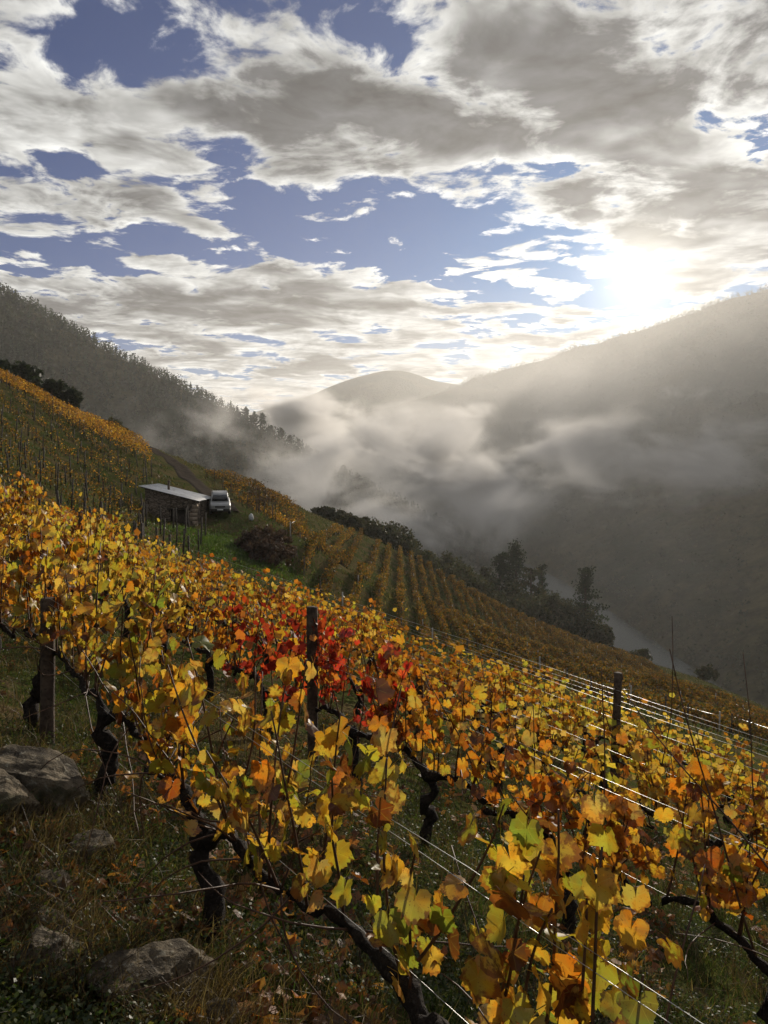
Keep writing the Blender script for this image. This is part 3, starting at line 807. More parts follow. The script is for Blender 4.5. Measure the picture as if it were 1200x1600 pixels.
def near_vine(x, y, kind, seed, label, group, per=11, ncane=10, top=0.95, tall=0, size=0.062, hang=0.0, lo=0.15, lean=0.12, length=0.6, wild=3, tl=1.0):
    """vine with every leaf a part of its own"""
    global nleafobj
    r_ = np.random.default_rng(seed)
    root = empty('grapevine', (x, y, gz(x, y))); tag(root, label, 'grapevine', group)
    tr, arms, canes = vine_skeleton(r_, length, ncane, top, tall, lean, hang, tl)
    tt_ = np.linspace(0, 1, 16); ti = np.linspace(0, 1, len(tr))
    trd = np.stack([np.interp(tt_, ti, tr[:, k_]) for k_ in range(3)], -1); trd[1:] += r_.normal(0, 0.006, (15, 3))
    V_, Q_, T_ = tube(trd, 0.031 * (1 + 0.18 * r_.normal(0, 1, 16)).clip(0.7, 1.5) * np.linspace(1.2, 1.05, 16), 13)
    V_ = V_ + r_.normal(0, 0.0055, V_.shape)
    link('trunk', mesh('trunk', V_, [Q_, T_], True), M_BARK, root)
    for arm in arms:
        ad = np.stack([np.interp(np.linspace(0, 1, 18), np.linspace(0, 1, len(arm)), arm[:, k_]) for k_ in range(3)], -1)
        V_, Q_, T_ = tube(ad + r_.normal(0, 0.004, ad.shape), np.linspace(0.023, 0.012, 18) * (1 + 0.25 * r_.normal(0, 1, 18)).clip(0.7, 1.7), 10)
        link('cordon_arm', mesh('cordon_arm', V_ + r_.normal(0, 0.0035, V_.shape), [Q_, T_], True), M_BARK, root)
    for p, bare in canes:
        pd = np.stack([np.interp(np.linspace(0, 1, 14), np.linspace(0, 1, len(p)), p[:, k_]) for k_ in range(3)], -1)
        V_, Q_, T_ = tube(pd, np.linspace(0.0058, 0.0026, 14), 5)
        link('cane', mesh('cane', V_, [Q_, T_], True), M_CANE, root)
    for _ in range(wild):
        arm = arms[int(r_.integers(0, 2))]; st = arm[int(r_.integers(1, len(arm)))]
        dr = r_.normal(0, 0.75, 3) + [0, 0, 0.55]; dr /= np.linalg.norm(dr); p = [st]; sg = r_.normal(0, 0.16, 3)
        for _j in range(9):
            dr = dr + sg * 0.6 + r_.normal(0, 0.07, 3) + [0, 0, -0.05]; dr /= np.linalg.norm(dr); p.append(p[-1] + dr * r_.uniform(0.05, 0.09))
        V_, Q_, T_ = tube(p, np.linspace(0.0042, 0.0016, 10), 5)
        link('cane', mesh('cane', V_, [Q_, T_], True), M_CANE, root)
    P_, T_, N_, S_ = leaf_frames(r_, canes, per, size, 0.048, lo)
    cols = palette(kind, len(P_), r_)
    for i in range(len(P_)):
        o = bpy.data.objects.new('leaf', LEAVES[int(r_.integers(0, len(LEAVES)))]); COL.objects.link(o); o.parent = root
        X_ = np.cross(T_[i], N_[i]); s_ = S_[i]
        M_ = Matrix(((X_[0] * s_, T_[i][0] * s_, N_[i][0] * s_, P_[i][0]), (X_[1] * s_, T_[i][1] * s_, N_[i][1] * s_, P_[i][1]), (X_[2] * s_, T_[i][2] * s_, N_[i][2] * s_, P_[i][2]), (0, 0, 0, 1)))
        o.matrix_basis = M_
        o.color = (*[float(v) for v in cols[i]], float(r_.random() ** 1.6)); nleafobj += 1
    return root


def vine_kind(x, y, r_):
    u = CU + F * x / y
    if y > 6 and 330 < u < 480 and y < 14: return 'crimson' if r_.random() < 0.28 else 'orange'
    if 480 < u < 620 and 5.0 < y < 9.5: return 'rust'
    if y > 6.5 and 280 < u < 760: return 'orange' if r_.random() < 0.45 else 'rust'
    if y > 16: return 'rust' if r_.random() < 0.45 else 'orange' if r_.random() < 0.5 else 'gold'
    return 'gold' if r_.random() < 0.75 else 'orange'


def shared_vine(kind, i, level):
    """mesh data for the vines farther along the rows"""
    r_ = np.random.default_rng(1000 + i * 17 + len(kind) * 131 + level * 7)
    tr, arms, canes = vine_skeleton(r_, 0.6, 14 if level == 1 else 12, 0.84, 1 if i == 0 else 0, 0.14)
    fr = leaf_frames(r_, canes, 16 if level == 1 else 16, 0.050 if level == 1 else 0.056, 0.08, 0.0)
    fol = joined_leaves(r_, fr, kind, MID if level == 1 else LOW); fol.materials.append(M_LEAVES)
    mb = MB(); mb.tube(tr, [0.05, 0.045, 0.04, 0.04, 0.04, 0.042], 6)
    for arm in arms: mb.tube(arm, np.linspace(0.03, 0.017, len(arm)), 5)
    tk = mesh('trunk', np.concatenate(mb.V), [np.concatenate(mb.Q), np.concatenate(mb.T)], True); tk.materials.append(M_BARK)
    mc = MB()
    for p, bare in canes: mc.tube(p, np.linspace(0.007, 0.0035, len(p)), 3, False)
    cn = mesh('canes', np.concatenate(mc.V), [np.concatenate(mc.Q)], True); cn.materials.append(M_CANE)
    return fol, tk, cn


SHV = {}
nvine = 0
RED_AT = (-0.20, 5.72)
for k_ in range(0, 24):
    base = B0 + NR * ROWGAP * k_
    r_ = np.random.default_rng(40 + k_)
    ph = 0.0 if k_ == 0 else r_.uniform(0, 1.1)
    if k_ == 1: ph = 0.13
    for m_ in range(-60, 4):
        t_ = m_ * 1.06 + ph
        p = base + DR * (t_ + r_.normal(0, 0.05)); x, y = float(p[0]), float(p[1])
        if y < 0.9 or abs(x / y) > 0.56: continue
        u = CU + F * x / y
        lim = float(np.interp(u, [0, 170, 210, 450, 560, 700, 850, 1200], [25, 25, 20, 18, 17, 16, 15, 13]))
        if y > lim or (k_ >= 1 and y < 1.5): continue
        lab = 'grapevine with %s leaves in the %s trellis row from the mossy rocks'
        grp = 'vines in the near trellis rows'
        dist = math.hypot(x, y)
        if k_ == 0 and y < 5.5: continue          # the front row is set out one by one below
        if (x - RED_AT[0]) ** 2 + (y - RED_AT[1]) ** 2 < 0.36: continue
        kind = vine_kind(x, y, r_)
        cname = {'gold': 'golden yellow', 'orange': 'orange', 'rust': 'rust brown', 'crimson': 'dark crimson', 'red': 'scarlet'}[kind]
        nvine += 1
        if dist < 6.3:
            near_vine(x, y, kind, 500 + nvine, lab % (cname, ORD[k_]), grp, per=15, ncane=13, tall=2 if (u > 980 and k_ < 3) else int(r_.random() < (0.7 if u > 700 else 0.35)), tl=1.3 if u > 980 else 1.0, size=0.050, top=0.80 if u < 800 else 0.70, lo=0.05)
            continue
        level = 1 if dist < 13 else 2
        key = (kind, int(r_.integers(0, 5)), level)
        if key not in SHV: SHV[key] = shared_vine(*key)
        root = empty('grapevine', (x, y, gz(x, y)), math.pi * int(r_.integers(0, 2))); tag(root, lab % (cname, ORD[k_]), 'grapevine', grp)
        root.scale = (1, 1, r_.uniform(0.86, 1.08) * (1.12 if u < 180 else 1.0 if u < 600 else 0.86))
        if u < 60 and y > 17 and r_.random() < 0.6: root.scale = (1.25, 1.25, 1.45)
        fo_ = link('foliage', SHV[key][0], None, root); fo_['kind'] = 'stuff'
        link('trunk', SHV[key][1], None, root); link('canes', SHV[key][2], None, root)['kind'] = 'stuff'

# the front row, vine by vine
G0 = 'vines of the front trellis row'
def row0(t_): p = B0 + DR * t_; return float(p[0]), float(p[1])
near_vine(*row0(0.12), 'front', 11, 'gnarled grapevine whose dense yellow leaves hang over the lowest wire', G0, per=14, ncane=14, top=0.80, size=0.050, lean=0.13, length=0.70, lo=0.15, wild=9)
near_vine(*row0(-1.15), 'front', 12, 'grapevine with thin leafy canes above a long bare arm, front row', G0, per=15, ncane=15, top=0.84, size=0.047, lean=0.17, length=0.62, lo=0.10, wild=22)
near_vine(*row0(-2.30), 'front', 13, 'grapevine beside the short thick post near the mossy rocks', G0, per=16, ncane=14, top=0.82, size=0.047, length=0.6, lo=0.12, wild=18)
near_vine(*row0(-3.45), 'gold', 14, 'golden grapevine just uphill of the short thick post', G0, per=16, ncane=12, top=0.85, size=0.050)
near_vine(*row0(-4.60), 'gold', 15, 'golden grapevine at the uphill end of the front row', G0, per=16, ncane=12, top=0.9, size=0.050)
near_vine(*row0(1.32), 'front', 16, 'grapevine at the downhill end of the front row with few large orange leaves', G0, per=7, ncane=8, top=0.80, size=0.052, length=0.64, lo=0.3)
near_vine(RED_AT[0], RED_AT[1], 'red', 17, 'scarlet leaved grapevine against the tall dark post', 'vines in the near trellis rows', per=16, ncane=11, top=0.72, size=0.048, length=0.5)

# ------------------------------------------------------------------ posts
def post(x, y, h, r, label, seed, group='vineyard posts in the near rows', name='vineyard_post'):
    r_ = np.random.default_rng(seed); z0 = gz(x, y)
    zs = np.concatenate([[-0.25], np.linspace(0, h, 7), [h + 0.006]])
    rr = r * (1 + r_.normal(0, 0.025, len(zs))); rr[-1] *= 0.86
    ln = r_.normal(0, 0.012, 2)
    V_, Q_, T_ = tube(np.stack([ln[0] * zs, ln[1] * zs, zs], -1), rr, 12)
    V_ = V_ + r_.normal(0, r * 0.035, V_.shape)
    o = link(name, mesh(name, V_, [Q_, T_], True), M_POST); o.location = (x, y, z0)
    return tag(o, label, 'post', group)


def on_row(k_, u):
    q = (u - CU) / F; Y = (NR @ B0 + ROWGAP * k_) / (NR[1] + NR[0] * q); return q * Y, Y


def post_at(k_, u, vtop, r, label, seed):
    x, y = on_row(k_, u); h = (HV - vtop) / F * y - gz(x, y)
    return post(x, y, max(0.6, h), r, label, seed)


post_at(0, 74, 936, 0.042, 'short thick wooden post standing behind the mossy rocks', 1)
post_at(1, 489, 950, 0.043, 'tall dark wooden post beside the scarlet vine', 2)
post_at(3, 958, 1052, 0.046, 'wooden post carrying four bright wires in the fourth row', 3)
post_at(1, 163, 866, 0.048, 'dark wooden post showing above golden leaves in the second row', 4)
post_at(2, 124, 800, 0.048, 'wooden post in the third row below the grassy slope', 5)
post_at(2, 655, 1040, 0.042, 'leaf covered wooden post in the third row', 6)

# ------------------------------------------------------------------ wires
for k_ in range(0, 6):
    base = B0 + NR * ROWGAP * k_
    for h in [(0.52, 0.86, 0.90), (0.50, 0.88, 0.93), (0.85,), (0.80, 0.98, 1.14, 1.30), (1.1,), (1.1,)][k_]:
        ts = np.linspace(-14, 1.6 + k_ * 1.6, 60); r_ = np.random.default_rng(int(k_ * 10 + h * 100))
        pp = base[None] + DR[None] * ts[:, None]
        z = Pl(pp[:, 0], pp[:, 1]) + h - 0.012 * np.sin((ts / 5.2) % 1 * math.pi) + r_.normal(0, 0.002, 60)
        V_, Q_, T_ = tube(np.stack([pp[:, 0], pp[:, 1], z], -1), 0.0010 if k_ < 3 else 0.0016, 4)
        tag(link('trellis_wire', mesh('trellis_wire', V_, [Q_, T_], True), M_WIRE), 'thin steel wire strung along the %s trellis row from the mossy rocks' % ORD[k_], 'wire', 'trellis wires')
# ================================================================== foreground rocks
M_ROCK, n = new_mat('lichen_rock')
g = n.node('ShaderNodeTexCoord').outputs['Object']
a1 = n.noise(g, 7.0, 7, 0.68); a2 = n.noise(g, 26.0, 5, 0.6)
c = n.mix(n.ramp(a1, 0.35, 0.65), (0.050, 0.042, 0.032), (0.20, 0.165, 0.115))
c = n.mix(n.ramp(a2, 0.58, 0.66), c, (0.24, 0.22, 0.17))
c = n.mix(n.ramp(n.noise(g, 3.0, 4), 0.55, 0.7), c, (0.035, 0.045, 0.018))
out_surf(n, principled(n, c, 0.95, 0.15, 0.0, n.bump(n.m('ADD', a1, n.m('MULTIPLY', a2, 0.4)), 1.0, 0.06)))


ROCKS = []


def rock(u, v, Y, sx_, sy_, sz_, seed, label, rot=0.0, tilt=(0, 0), name='rock'):
    r_ = np.random.default_rng(seed)
    import bmesh
    bm = bmesh.new(); bmesh.ops.create_icosphere(bm, subdivisions=5, radius=1.0)
    planes = [(lambda d: d / np.linalg.norm(d))(r_.normal(0, 1, 3) * [1, 1, 0.8]) for _ in range(16)] + [np.array([0.05, -0.1, 0.99])]
    offs = [r_.uniform(0.48, 0.82) for _ in planes]
    for v_ in bm.verts:
        d = np.array(v_.co); s_ = 1.0
        for pl, of in zip(planes, offs):
            dp = d @ pl
            if dp * s_ > of: s_ = of / dp
        d_l = math.floor((d[2] + 0.25 * d[0]) * 5.0 + 0.6 * mnoise.noise(Vector(d * 2.0))) * 0.2
        s_ *= 1 + 0.10 * mnoise.noise(Vector((d_l * 7.0, seed, 1.0))) + 0.07 * mnoise.noise(Vector(d * 2.4) + Vector((seed, 0, 0))) + 0.035 * mnoise.noise(Vector(d * 7.0) + Vector((seed, 4, 0)))
        v_.co = Vector(d * s_ * [sx_, sy_, sz_])
    me = bpy.data.meshes.new(name); bm.to_mesh(me); bm.free()
    for p_ in me.polygons: p_.use_smooth = True
    me.set_sharp_from_angle(angle=math.radians(28))
    o = link(name, me, M_ROCK); x = (u - CU) / F * Y
    o.location = (x, Y, gz(x, Y) + sz_ * 0.08); ROCKS.append((x, Y, max(sx_, sy_))); o.rotation_euler = (tilt[0], tilt[1], rot)
    return tag(o, label, 'rock', 'rocks at the edge of the front row')


rock(50, 1240, 3.72, 0.42, 0.27, 0.29, 1, 'large flat topped rock at the foot of the short thick post', 0.15, (0.05, 0.1))
rock(-20, 1290, 3.45, 0.30, 0.26, 0.22, 2, 'dark rock leaning on the large flat topped rock', 0.6)
rock(20, 1205, 4.0, 0.20, 0.16, 0.19, 3, 'pale rock behind the large flat topped rock', 1.2)
rock(225, 1535, 2.52, 0.24, 0.16, 0.19, 4, 'pale cracked rock among dry grass', 0.5, (0.1, 0.15))
rock(330, 1585, 2.42, 0.09, 0.08, 0.09, 5, 'small mossy rock beside the pale cracked rock', 0.2)
rock(75, 1385, 2.95, 0.11, 0.09, 0.12, 6, 'round grey stone in the weeds below the large flat topped rock', 0.9)
rock(125, 1300, 3.3, 0.15, 0.12, 0.12, 7, 'mossy stone between the large rock and the round grey stone', 0.3)
rock(70, 1570, 2.5, 0.20, 0.15, 0.12, 8, 'half buried rock under dry grass stems', 1.5)
rock(90, 1470, 2.7, 0.12, 0.10, 0.10, 9, 'low stone in the grass above the half buried rock', 2.5)

# ================================================================== ground cover close by
def blades(name, xs, ys, h, wdt, cols, mat, seed, lean=0.5, seg=2, zoff=-0.02):
    r_ = np.random.default_rng(seed); m_ = len(xs)
    z = ground_z(xs, ys) + zoff
    ang = r_.uniform(0, 2 * math.pi, m_); d = np.stack([np.cos(ang), np.sin(ang), 0 * ang], -1)
    la = r_.uniform(0, 2 * math.pi, m_); L = np.stack([np.cos(la), np.sin(la), 0 * la], -1) * (r_.uniform(0.05, 1, m_) * lean * h)[:, None]
    base = np.stack([xs, ys, z], -1); up = np.array([0, 0, 1.0])
    wv = d * (wdt / 2)[:, None]
    mid = base + L * 0.35 + up * (h * 0.6)[:, None]; tip = base + L + up * (h * 0.95)[:, None]
    V_ = np.stack([base - wv, base + wv, mid + wv * 0.8, mid - wv * 0.8, tip], 1).reshape(-1, 3)
    o_ = np.arange(m_)[:, None] * 5
    Q_ = o_ + np.array([[0, 1, 2, 3]]); T_ = o_ + np.array([[3, 2, 4]])
    return tag(link(name, mesh(name, V_, [Q_, T_], False, fcol=np.concatenate([cols, cols])), mat), kind='stuff')


def scatter_near(m_, y0, y1, r_, power=1.0):
    y = y0 + (y1 - y0) * r_.random(m_) ** power
    x = y * r_.uniform(-0.58, 0.58, m_)
    return x, y


def clumped(x, y, s, thr, seed):
    v = np.array([mnoise.noise((a * s, b * s, seed)) for a, b in zip(x, y)])
    return v > thr


r_ = np.random.default_rng(3)
GREEN = np.array([(0.045, 0.072, 0.015), (0.065, 0.088, 0.020), (0.030, 0.052, 0.011), (0.10, 0.10, 0.03)])
DRY = np.array([(0.11, 0.075, 0.036), (0.07, 0.046, 0.022), (0.17, 0.125, 0.065), (0.045, 0.028, 0.015)])
x, y = scatter_near(42000, 1.9, 9.5, r_, 1.35); kp = clumped(x, y, 2.2, -0.12, 1.0); x, y = x[kp], y[kp]
blades('grass', x, y, r_.uniform(0.03, 0.13, len(x)), r_.uniform(0.003, 0.007, len(x)), GREEN[r_.integers(0, 4, len(x))] * r_.uniform(0.7, 1.2, (len(x), 1)), M_GRASS, 5, 0.9)
x, y = scatter_near(42000, 1.9, 9.0, r_, 1.35); kp = clumped(x, y, 1.7, -0.12, 7.0); x, y = x[kp], y[kp]
for (qx, qy, qr) in ROCKS:      # tufts of dead stems against the stones
    m_ = int(900 * qr / 0.2); a = r_.uniform(0, 2 * math.pi, m_); rr = qr * r_.uniform(0.75, 1.5, m_)
    x = np.concatenate([x, qx + np.cos(a) * rr]); y = np.concatenate([y, qy + np.sin(a) * rr * 0.8 - 0.02])
blades('dry_grass', x, y, r_.uniform(0.04, 0.20, len(x)), r_.uniform(0.002, 0.005, len(x)), DRY[r_.integers(0, 4, len(x))] * r_.uniform(0.7, 1.2, (len(x), 1)), M_GRASS, 6, 1.5)

# low weeds: rosettes of small rounded leaves
def weeds(name, xs, ys, cols, size, hgt, seed):
    r_ = np.random.default_rng(seed); m_ = len(xs)
    z = ground_z(xs, ys) + r_.random(m_) * hgt
    nn = r_.normal(0, 0.55, (m_, 3)) + [0, 0, 1.0]; nn /= np.linalg.norm(nn, axis=1, keepdims=True)
    tp = r_.normal(0, 1, (m_, 3)); tp -= nn * (tp * nn).sum(1, keepdims=True); tp /= np.linalg.norm(tp, axis=1, keepdims=True)
    X_ = np.cross(tp, nn); P_ = np.stack([xs, ys, z], -1); s_ = (size * r_.uniform(0.5, 1.3, m_))[:, None]
    V_ = np.stack([P_ - tp * s_, P_ + X_ * s_ * 0.6 + nn * s_ * 0.15, P_ + tp * s_, P_ - X_ * s_ * 0.6 + nn * s_ * 0.15], 1).reshape(-1, 3)
    Q_ = np.arange(m_)[:, None] * 4 + np.array([[0, 1, 2, 3]])
    return tag(link(name, mesh(name, V_, Q_, False, fcol=cols), M_GRASS), kind='stuff')


x, y = scatter_near(120000, 1.9, 9.0, r_, 1.5); kp = clumped(x, y, 1.4, -0.15, 3.0); x, y = x[kp], y[kp]
weeds('weeds', x, y, GREEN[r_.integers(0, 4, len(x))] * r_.uniform(0.6, 1.15, (len(x), 1)), 0.0095, 0.10, 8)

# fallen vine leaves
x, y = scatter_near(7500, 1.9, 9.0, r_, 1.4); kp = clumped(x, y, 1.1, 0.0, 11.0); x, y = x[kp], y[kp]
m_ = len(x); nn = r_.normal(0, 0.45, (m_, 3)) + [0, 0, 1.0]; nn /= np.linalg.norm(nn, axis=1, keepdims=True)
tp = r_.normal(0, 1, (m_, 3)); tp -= nn * (tp * nn).sum(1, keepdims=True); tp /= np.linalg.norm(tp, axis=1, keepdims=True)
FALL = np.array([(0.34, 0.13, 0.035), (0.22, 0.085, 0.028), (0.40, 0.20, 0.05), (0.13, 0.06, 0.025)])
P_ = np.stack([x, y, ground_z(x, y) + r_.uniform(0.02, 0.07, m_)], -1); S_ = r_.uniform(0.022, 0.045, m_); X_ = np.cross(tp, nn)
Vs, Fs, Cs, n0 = [], [], [], 0
cols = FALL[r_.integers(0, 4, m_)] * r_.uniform(0.7, 1.2, (m_, 1)); pick = r_.integers(0, 3, m_)
for k_, (tv, tf) in enumerate(MID):
    s_ = pick == k_; cnt = s_.sum()
    v = P_[s_][:, None] + S_[s_][:, None, None] * (tv[None, :, 0:1] * X_[s_][:, None] + tv[None, :, 1:2] * tp[s_][:, None] + 1.6 * tv[None, :, 2:3] * nn[s_][:, None])
    Fs.append((tf[None] + (np.arange(cnt) * len(tv))[:, None, None]).reshape(-1, 3) + n0); Vs.append(v.reshape(-1, 3)); Cs.append(np.repeat(cols[s_], len(tf), 0)); n0 += cnt * len(tv)
tag(link('fallen_leaves', mesh('fallen_leaves', np.concatenate(Vs), np.concatenate(Fs), False, fcol=np.concatenate(Cs)), M_LEAVES), kind='stuff')

# ================================================================== turf on the slopes beyond
x = r_.uniform(-60, 75, 150000); y = r_.uniform(26, 160, 150000)
u = CU + F * x / y; kp = (u > -60) & (u < 1260); x, y = x[kp], y[kp]
dcar = np.hypot((x + 11.5) / 4.5, (y - 60) / 10)
inhut = (x > HX0 - 0.2) & (x < HX1 + 0.2) & (y > HY0 - 0.2) & (y < HY1 + 0.2)
tx = np.interp(y, [66.5, 69.5, 76, 84, 98, 114, 132, 150], [-13.2, -14.2, -16.6, -20.2, -26, -33, -42, -56])
kp = ~inhut & ~((np.abs(x - tx) < 2.4) & (y > 65)); x, y, dcar = x[kp], y[kp], dcar[kp]
kp = clumped(x, y, 0.35, -0.10, 2.0) | (dcar < 1); x, y, dcar = x[kp], y[kp], dcar[kp]
gcol = np.array([(0.048, 0.066, 0.018), (0.075, 0.085, 0.028), (0.14, 0.11, 0.055), (0.030, 0.036, 0.012), (0.11, 0.075, 0.035)])[r_.integers(0, 5, len(x))]
vivid = np.array([(0.060, 0.100, 0.022), (0.085, 0.115, 0.032)])[r_.integers(0, 2, len(x))]
gcol = np.where((dcar < 1)[:, None], vivid, gcol) * r_.uniform(0.7, 1.2, (len(x), 1))
blades('slope_grass', x, y, r_.uniform(0.10, 0.38, len(x)), r_.uniform(0.05, 0.16, len(x)), gcol, M_GRASS, 9, 1.2, zoff=-0.05)
xx = r_.normal(0, 1, 9000) * 2.4 - 11.2; yy = r_.normal(0, 1, 9000) * 5 + 59
blades('lawn_grass', xx, yy, r_.uniform(0.10, 0.30, 9000), r_.uniform(0.05, 0.12, 9000), np.array([(0.060, 0.105, 0.022), (0.090, 0.125, 0.034), (0.040, 0.070, 0.016)])[r_.integers(0, 3, 9000)], M_GRASS, 10, 1.0, zoff=-0.05)

# ================================================================== vine rows on the far slope
def quads(P_, S_, r_, flat=0.0):
    m_ = len(P_)
    nn = r_.normal(0, 1, (m_, 3)); nn[:, 2] *= (1 - flat); nn /= np.linalg.norm(nn, axis=1, keepdims=True)
    tp = r_.normal(0, 1, (m_, 3)); tp -= nn * (tp * nn).sum(1, keepdims=True); tp /= np.linalg.norm(tp, axis=1, keepdims=True)
    X_ = np.cross(tp, nn); s_ = S_[:, None]
    V_ = np.stack([P_ - tp * s_, P_ + X_ * s_ * 0.7, P_ + tp * s_, P_ - X_ * s_ * 0.7], 1).reshape(-1, 3)
    return V_, np.arange(m_)[:, None] * 4 + np.array([[0, 1, 2, 3]])


ROWC = np.array([(0.19, 0.105, 0.022), (0.24, 0.12, 0.02), (0.13, 0.08, 0.022), (0.085, 0.075, 0.022), (0.15, 0.065, 0.015), (0.06, 0.062, 0.02)])
OLV = np.array([(0.05, 0.065, 0.018), (0.07, 0.075, 0.022), (0.10, 0.085, 0.03)])
ROWO = np.array([(0.40, 0.20, 0.03), (0.34, 0.15, 0.022), (0.28, 0.12, 0.02), (0.44, 0.27, 0.045), (0.18, 0.10, 0.025)])


def vine_row(p0, p1, per_m, r_, pal, label, group, hgt=1.35, wid=0.32, gap=0.3, size=0.10, post_step=6.0, pale=False):
    p0 = np.array(p0, float); p1 = np.array(p1, float); L = np.linalg.norm(p1 - p0); d = (p1 - p0) / L; nn = np.array([d[1], -d[0]])
    m_ = int(L * per_m); s_ = r_.uniform(0, L, m_)
    dn = np.array([mnoise.noise((p0[0] * 3.1 + a * 0.8, p0[1], 1.0)) for a in s_]); kp = dn > -0.5 + gap * 0.6
    s_ = s_[kp]; m_ = len(s_)
    if m_ < 20: return
    vine = np.round(s_ / 1.2) * 1.2; s_ = vine + (s_ - vine) * 0.9
    hh = hgt * (0.28 + 0.72 * r_.random(m_) ** 0.8) * (0.82 + 0.36 * np.sin(vine * 12.9) ** 2)
    lat = r_.normal(0, wid * 0.6, m_)
    xy = p0[None] + d[None] * s_[:, None] + nn[None] * lat[:, None]
    bs = p0[None] + d[None] * s_[:, None]
    P_ = np.concatenate([xy, (ground_z(bs[:, 0], bs[:, 1]) + hh)[:, None]], 1)
    o0 = np.array([p0[0], p0[1], gz(*p0)])
    root = empty('vine_row', o0); tag(root, label, 'vine row', group)
    V_, Q_ = quads(P_ - o0, size * r_.uniform(0.6, 1.3, m_), r_)
    cc = pal[r_.integers(0, len(pal), m_)] * r_.uniform(0.7, 1.2, (m_, 1)) * r_.uniform(0.8, 1.15) * (0.65 + 0.7 * np.modf(np.abs(np.sin(vine * 78.2 + p0[0]) * 43.7))[0])[:, None]
    f_ = link('foliage', mesh('foliage', V_, Q_, False, fcol=cc), M_LEAVES, root); f_['kind'] = 'stuff'
    tk = MB()
    for a in np.arange(0.3, L, 1.2):
        b = p0 + d * a; z = gz(*b) - o0[2]
        tk.tube([(b[0] - o0[0], b[1] - o0[1], z - 0.15), (b[0] - o0[0] + r_.normal(0, .05), b[1] - o0[1], z + 0.75)], [0.04, 0.025], 4)
    t_ = tk.build('trunks', M_BARK, root); t_['kind'] = 'stuff'
    for a in np.arange(0.0, L, post_step):
        b = p0 + d * a; z = gz(*b) - o0[2]; q = MB()
        q.tube([(b[0] - o0[0], b[1] - o0[1], z - 0.2), (b[0] - o0[0] + r_.normal(0, .04), b[1] - o0[1] + r_.normal(0, .05), z + 1.55)], 0.05, 5)
        q.build('post', M_STAKE if not pale else M_GLINT_POST, root)
    if pale:
        wi = MB(); aa = np.arange(0, min(L, 14), 1.5); b = p0[None] + d[None] * aa[:, None]
        wi.tube(np.concatenate([b - o0[None, :2], (ground_z(b[:, 0], b[:, 1]) - o0[2] + 1.3)[:, None]], 1), 0.012, 4); wi.build('wire', M_WIRE, root)


M_GLINT_POST = noise_mat('sun_glint_post', (0.30, 0.29, 0.26), (0.40, 0.38, 0.35), 2, 0.9)  # pale tone paints in the glint of sunlit wires and stakes
r_ = np.random.default_rng(21)
i_ = 0
for xr in np.arange(-8.6, 48, 1.95):
    y0 = np.interp(xr, [-9, -5, 0, 6, 14, 25, 48], [72, 56, 50, 46, 46, 50, 70]) + r_.normal(0, 1.2)
    y1 = np.interp(xr, [-9, -5, 0, 8, 14, 27, 41, 48], [122, 130, 136, 144, 148, 156, 160, 162])
    dx = r_.normal(0, 0.25)
    vine_row((xr, y0), (xr * 1.0 + dx + 1.5, y1), 105, r_, ROWC, 'long brown vine row running up the striped slope beyond the hut', 'vine rows on the striped slope', gap=0.28, wid=0.30, size=0.105, hgt=1.5, pale=(i_ % 3 == 0)); i_ += 1
for j in range(9):
    a = np.array(w3(322 + j * 13, 0, 100 - j * 3.2)[:2]); b = np.array(w3(452 + j * 7, 0, 119 - j * 5.0)[:2])
    vine_row(a, b, 75, r_, np.concatenate([ROWO, ROWC, ROWC]), 'rust orange vine row between the track and the ridge top', 'vine rows above the track', gap=0.05, wid=0.4, size=0.11, post_step=9)

# upper slope on the uphill side of the hut: stakes, sparse vines, a dense orange band at the top
r_ = np.random.default_rng(33)
stake_data = []
for v_ in range(4):
    q = np.random.default_rng(v_); ln = q.normal(0, 0.05, 2)
    V_, Q_, T_ = tube([(0, 0, -0.2), (ln[0] * 0.5, ln[1] * 0.5, 0.8), (ln[0], ln[1], 1.65 + q.uniform(-0.2, 0.35))], [0.06, 0.056, 0.05], 6)
    me = mesh('vineyard_stake', V_, [Q_, T_], True); me.materials.append(M_STAKE); stake_data.append(me)
ns = 0
for c_ in np.arange(6.6, 62, 2.9):
    for t_ in np.arange(-125, -20, 2.6):
        p = NR * (c_ + r_.normal(0, 0.15)) + DR * (t_ + r_.normal(0, 0.4)); x, y = float(p[0]), float(p[1])
        u = CU + F * x / max(y, 1)
        if y < 27 or y > 100 or u < -20 or u > 330: continue
        z = gz(x, y); v = HV - F * z / y
        if y > np.interp(u, [0, 120, 230, 330], [92, 96, 84, 63]) or (HX0 - 1.5 < x < HX1 + 2.2 and y > HY0 - 1.0): continue
        if r_.random() < 0.2: continue
        o = bpy.data.objects.new('vineyard_stake', stake_data[int(r_.integers(0, 4))]); COL.objects.link(o)
        o.location = (x, y, z); o.rotation_euler = (r_.normal(0, 0.04), r_.normal(0, 0.04), r_.uniform(0, 6))
        tag(o, 'thin weathered vine stake on the grassy slope uphill of the hut', 'stake', 'stakes on the grassy upper slope'); ns += 1
